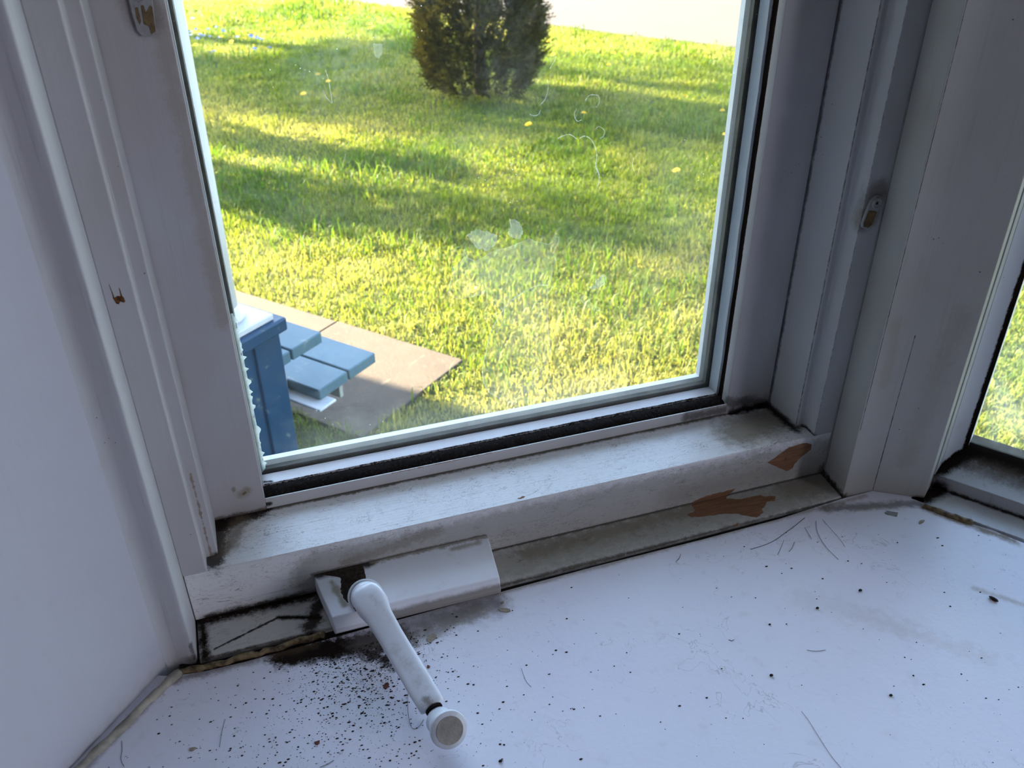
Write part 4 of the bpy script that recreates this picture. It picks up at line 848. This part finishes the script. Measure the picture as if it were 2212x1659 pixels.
# ---- thuja bush
def sprays(n, fn, size, seed, cols, nsub=7):
    r = np.random.default_rng(seed); Vs = []; Cs = []
    P, Nn = fn(r, n)
    for i in range(n):
        p = P[i]; d = Nn[i]+r.normal(0, 0.35, 3)+np.array([0, 0, 0.55]); d /= np.linalg.norm(d)
        s_ = np.cross(d, r.normal(0, 1, 3)); s_ /= np.linalg.norm(s_); L = size*(0.6+0.8*r.random()); c = np.array(cols[0])*(1-(q := r.random()))+np.array(cols[1])*q
        for k in range(nsub):
            t_ = (k+1)/nsub; b = p+d*L*t_*0.8; sgn = 1 if k % 2 else -1
            tip = b+(d*0.55+s_*sgn*0.75*(1.1-t_*0.7))*L*0.42; wv = np.cross(d, s_)*L*0.03+d*L*0.075
            Vs += [b-wv, b+wv, tip]; Cs.append(c*(0.75+0.5*r.random()))
    V = np.array(Vs, np.float32); C = np.repeat(np.array(Cs), 3, 0); return V, C
def tri_obj(name, V, C, mat, parent=None, base=(0, 0, 0)):
    n = len(V)//3; me = bpy.data.meshes.new(name); me.vertices.add(n*3); me.vertices.foreach_set('co', (V-np.array(base, np.float32)).reshape(-1))
    me.loops.add(n*3); me.loops.foreach_set('vertex_index', np.arange(n*3, dtype=np.int32)); me.polygons.add(n); me.polygons.foreach_set('loop_start', np.arange(n, dtype=np.int32)*3)
    me.update(calc_edges=True)
    C4 = np.ones((n*3, 4), np.float32); C4[:, :3] = C; ca = me.color_attributes.new('tint', 'FLOAT_COLOR', 'POINT'); ca.data.foreach_set('color', C4.reshape(-1))
    me.materials.append(mat); o = bpy.data.objects.new(name, me); COL.objects.link(o)
    if parent: o.parent = parent
    return o
BC = np.array([2.08, 6.98, GZ])
def bushfn(r, n):
    h = r.random(n)**0.85*1.75; a = r.random(n)*2*np.pi
    R = np.interp(h, [0, 0.12, 0.45, 0.9, 1.35, 1.75], [0.33, 0.41, 0.455, 0.40, 0.27, 0.04])*(1+0.10*np.sin(a*5+h*7)+0.08*np.sin(a*9-h*11))*(0.72+0.28*r.random(n)**0.5)
    P = np.stack([BC[0]+R*np.cos(a), BC[1]+R*np.sin(a), BC[2]+0.05+h], 1); return P, np.stack([np.cos(a), np.sin(a), np.zeros(n)], 1)*0.8
bush = empty('evergreen_bush', tuple(BC)); tag(bush, 'dense dark conical evergreen bush standing in the lawn', 'bush')
m_leaf = leafmat('evergreen_leaf', tmul=1.3, tf=0.3, rough=0.85, spec=0.05)
V, C = sprays(15000, bushfn, 0.10, 5, [(0.0172, 0.0172, 0.0026), (0.0561, 0.0515, 0.0066)])
tri_obj('foliage', V, C, m_leaf, bush, tuple(BC))
core = lathe('stem', tuple(BC), (0, 0, 1), [(0.0, 0.05), (0.4, 0.045), (1.0, 0.03), (1.6, 0.01)], plain('bush_bark', (0.07, 0.05, 0.035), 0.9, 0.4, 30), bush, 12)
# ---- weed sprouts and dead stalks near the house corner of the lawn are part of the long grass; trees out of view cast the dapple
m_bark = plain('bark', (0.10, 0.075, 0.055), 0.9, 0.5, 12); m_tl = leafmat('tree_leaf', tmul=1.5, tf=0.4)
def tree(gx, gy, hc, rh, rv, seed, n, label, clumps=9, column=False):
    """a tree up-sun of the lawn point (gx, gy); its crown sits hc above the ground"""
    r = np.random.default_rng(seed); d = hc/math.tan(SUN_EL)
    x, y = gx+math.cos(SUN_AZ)*d, gy+math.sin(SUN_AZ)*d
    tx = min(x, -0.9); e = empty('tree', (tx, y, GZ)); tag(e, label, 'tree', 'trees shading the lawn')
    rt = 0.06 if column else 0.13
    tube('trunk', [(tx, y, GZ), (tx*0.6+x*0.4, y, GZ+hc*0.5), (x, y, GZ+hc), (x, y, GZ+hc+rv)], [rt, rt*0.8, rt*0.5, 0.02], m_bark, e, 10)
    cc = []
    for k in range(clumps):
        if column: c = np.array([x+r.normal(0, 0.05), y+r.normal(0, 0.05), GZ+0.5+(hc*1.5-0.5)*k/clumps])
        else:
            a = r.random()*6.28; q = rh*math.sqrt(r.random()); c = np.array([x+math.cos(a)*q, y+math.sin(a)*q, GZ+hc+r.uniform(-rv, rv)])
            tube('branch', [(x, y, GZ+hc*0.8), tuple((np.array([x, y, GZ+hc])+c)/2), tuple(c)], [0.035, 0.02, 0.008], m_bark, e, 6)
        cc.append(c)
    ci = r.integers(0, clumps, n); sp = (rh, rh, rv) if column else (0.34, 0.34, 0.16)
    P = np.array(cc)[ci]+r.normal(0, 1, (n, 3))*np.array(sp)
    dd = r.normal(0, 1, (n, 3)); dd /= np.linalg.norm(dd, axis=1)[:, None]; s_ = np.cross(dd, r.normal(0, 1, (n, 3))); s_ /= np.linalg.norm(s_, axis=1)[:, None]
    L = (0.035+0.04*r.random(n))[:, None]
    V = np.stack([P-dd*L, P+s_*L*0.6, P+dd*L, P-dd*L, P+dd*L, P-s_*L*0.6], 1).reshape(-1, 3).astype(np.float32)
    tri_obj('foliage', V, np.tile(np.array([[0.06, 0.12, 0.03]]), (len(V), 1)), m_tl, e, (tx, y, GZ))
tree(0.55, 8.4, 3.4, 1.5, 0.8, 1, 10000, 'dense tree that shades the far lawn left of the bush', 18)
tree(0.60, 5.85, 1.1, 0.10, 0.18, 2, 900, 'slender sapling casting a thin streak across the middle lawn', 9, True)
tree(0.35, 4.95, 1.0, 0.13, 0.20, 3, 1300, 'slender sapling casting the streak nearest the paving', 10, True)
tree(3.75, 6.6, 4.2, 0.9, 0.35, 4, 600, 'thin tree shading the lawn on the right', 7)
tree(2.0, 3.75, 5.0, 0.8, 0.3, 5, 500, 'tree with a loose crown shading the near lawn', 8)
tree(2.9, 5.15, 4.6, 0.7, 0.3, 7, 700, 'thin tree that lengthens the bush shadow', 5)

# ---- dandelions and blue flowers
m_yel = plain('dandelion_yellow', (0.80, 0.56, 0.01), 0.6, 0.2, 200); m_stem = plain('flower_stem', (0.16, 0.25, 0.06), 0.6, 0.2); m_blu = plain('squill_blue', (0.10, 0.18, 0.75), 0.6, 0.2, 200)
def dandelion():
    e = empty('dandelion', (0, 0, 0)); V = []; f = []; rr = random.Random(2)
    for ring_, (n, r0, z, tl) in enumerate(((16, 0.017, 0.072, 0.10), (14, 0.0135, 0.075, 0.35), (10, 0.009, 0.077, 0.8))):
        for k in range(n):
            a = 2*math.pi*k/n+ring_*0.2; ca, sa = math.cos(a), math.sin(a); w_ = 0.0024; b = len(V)
            V += [(-sa*w_*0.5, ca*w_*0.5, z-0.004), (sa*w_*0.5, -ca*w_*0.5, z-0.004), (ca*r0+sa*w_, sa*r0-ca*w_, z+r0*tl*0.4), (ca*r0-sa*w_, sa*r0+ca*w_, z+r0*tl*0.4)]
            f.append((b, b+1, b+2, b+3))
    mesh('flower_head', V, f, m_yel, e); mesh('stem', *tube_vf([(0, 0, 0), (0.003, 0, 0.04), (0, 0, 0.072)], 0.0012, 5), m_stem, e); return e
def squill():
    e = empty('blue_flower', (0, 0, 0)); V = []; f = []
    for k in range(6):
        a = k*math.pi/3; ca, sa = math.cos(a), math.sin(a); b = len(V)
        V += [(0, 0, 0.068), (ca*0.008+sa*0.004, sa*0.008-ca*0.004, 0.073), (ca*0.015, sa*0.015, 0.070), (ca*0.008-sa*0.004, sa*0.008+ca*0.004, 0.073)]; f.append((b, b+1, b+2, b+3))
    mesh('petals', V, f, m_blu, e); mesh('stem', *tube_vf([(0, 0, 0), (0.002, 0, 0.03), (0, 0, 0.068)], 0.001, 5), m_stem, e); return e
def copy_tree(o):
    c = o.copy(); COL.objects.link(c)
    for ch in list(o.children):
        d = ch.copy(); COL.objects.link(d); d.parent = c
    return c
DAN = [(0.34,11.98),(0.61,11.75),(0.17,11.61),(1.06,10.96),(1.21,10.63),(0.63,10.67),(0.22,10.59),(0.0,10.34),(0.19,9.85),(0.28,9.56),(0.25,9.5),(0.4,9.64),(0.5,9.85),(0.67,10.09),(-0.07,9.47),(0.38,9.0),(1.1,10.13),(1.48,10.54),(1.58,10.51),(1.56,10.9),(1.95,10.81),(2.03,10.84),(1.82,10.39),(1.89,10.35),(1.77,10.06),(2.0,10.14),(1.92,10.21),(1.7,9.79),(0.88,7.75),(0.94,7.51),(0.69,7.14),(1.68,10.73),(1.48,11.4),(3.0,8.65),(3.22,8.44),(3.34,8.0),(3.04,7.8),(3.57,7.71),(3.92,7.68),(3.33,7.21),(3.4,6.01),(3.46,5.53),(3.16,5.0),(2.05,5.69),(2.5,5.85),(2.42,7.05),(2.53,4.44),(0.94,3.32)]
proto = dandelion()
def dlab(x, y):
    if (round(x, 2), round(y, 2)) in DSP: return DSP[(round(x, 2), round(y, 2))], None
    if x < 0.75 and y > 8.5: return 'yellow dandelion among the blue flowers in the far left of the lawn', 'dandelions among the blue flowers'
    if y > 9.5: return 'yellow dandelion in the shaded far lawn left of the evergreen bush', 'dandelions left of the bush'
    return 'yellow dandelion in the lawn to the right of the evergreen bush', 'dandelions right of the bush'
DSP = {(0.34,11.98): 'dandelion in the top strip of sunlit grass, middle one of three', (0.61,11.75): 'dandelion in the top strip of sunlit grass, right one of three', (0.17,11.61): 'dandelion in the top strip of sunlit grass, left one of three',
       (0.63,10.67): 'dandelion at the far shadow edge, straight above the blue flower clump', (0.22,10.59): 'dandelion above the blue flowers, at the edge of the far shadow', (0.0,10.34): 'dandelion among the leftmost blue flowers beside the stile',
       (0.19,9.85): 'bright dandelion just under the middle blue flowers', (0.28,9.56): 'right one of the touching dandelion pair below the blue flowers', (0.25,9.5): 'left one of the touching dandelion pair below the blue flowers', (0.4,9.64): 'dandelion between the touching pair and the right blue clump',
       (0.5,9.85): 'dandelion inside the right clump of blue flowers', (0.67,10.09): 'dandelion right of all the blue flowers in the far shade', (-0.07,9.47): 'dandelion lowest at the left edge of the pane, near the stile', (0.38,9.0): 'lone dandelion in shade below the right clump of blue flowers',
       (1.06,10.96): 'large dandelion on the edge of far sun and shade, midway to the bush', (1.21,10.63): 'large dandelion just right of and below the midway one in the far lawn', (1.1,10.13): 'dandelion in shade below the two large midway ones',
       (3.0,8.65): 'dandelion closest to the right side of the bush top', (3.22,8.44): 'second dandelion out from the right side of the bush', (3.34,8.0): 'wide double dandelion near the drive, right of the bush', (3.04,7.8): 'dandelion below the wide double one, right of the bush',
       (3.57,7.71): 'dandelion in the middle between bush and window edge, near the drive', (3.92,7.68): 'dandelion nearest the drive toward the right window edge', (3.33,7.21): 'tiny dandelion below the middle one near the drive', (2.42,7.05): 'dandelion half hidden at the right flank of the bush', (2.5,5.85): 'small dandelion in the strip between the two shadows right of the bush',
       (0.88,7.75): 'yellow dandelion behind the brightest one in the deep shade left of the bush', (0.94,7.51): 'round bright dandelion in the deep shade left of the bush',
       (0.69,7.14): 'flat dandelion in shade, closest to the house of the three left of the bush', (3.46,5.53): 'small dandelion near the right window edge, below the bigger one',
       (3.16,5.0): 'flat dandelion low at the right of the lawn by the window edge', (2.05,5.69): 'dandelion in the bush shadow, just right of the bush base',
       (3.4,6.01): 'large dandelion on a tall stem close to the right window edge', (0.94,3.32): 'lone dandelion in short grass nearest the paving', (2.53,4.44): 'single dandelion half hidden in grass at the middle right'}
for i, (x, y) in enumerate(DAN):
    o = proto if i == 0 else copy_tree(proto); o.location = (x, y, GZ+0.01); o.rotation_euler = (random.uniform(-0.2, 0.2), random.uniform(-0.2, 0.2), random.uniform(0, 6)); s_ = random.uniform(1.1, 1.5); o.scale = (s_, s_, random.uniform(1.15, 1.4))
    lb, gr = dlab(x, y); tag(o, lb, 'dandelion', gr or 'single dandelions')
BLU = [(-0.08,10.21),(-0.04,10.36),(-0.07,10.06),(-0.04,10.08),(-0.09,10.31),(0.07,9.88),(0.15,9.78),(0.21,10.27),(0.22,10.17),(0.17,10.41),(0.35,9.75),(0.47,9.84),(0.48,9.79),(0.56,9.77),(0.53,9.6),(0.52,9.69),(0.02,9.08),(0.09,9.08),(0.46,9.12),(0.58,9.09),(0.09,10.32),(-0.06,11.1),(-0.01,10.0),(0.04,9.93),(-0.05,9.87)]
proto = squill()
for i, (x, y) in enumerate(BLU):
    o = proto if i == 0 else copy_tree(proto); o.location = (x, y, GZ+0.01); o.rotation_euler = (random.uniform(-0.4, 0.4), random.uniform(-0.4, 0.4), random.uniform(0, 6)); s_ = random.uniform(1.5, 2.0); o.scale = (s_, s_, 1.35)
    tag(o, 'tiny blue spring flower in the shaded far left of the lawn', 'flower', 'blue flowers in the far lawn')
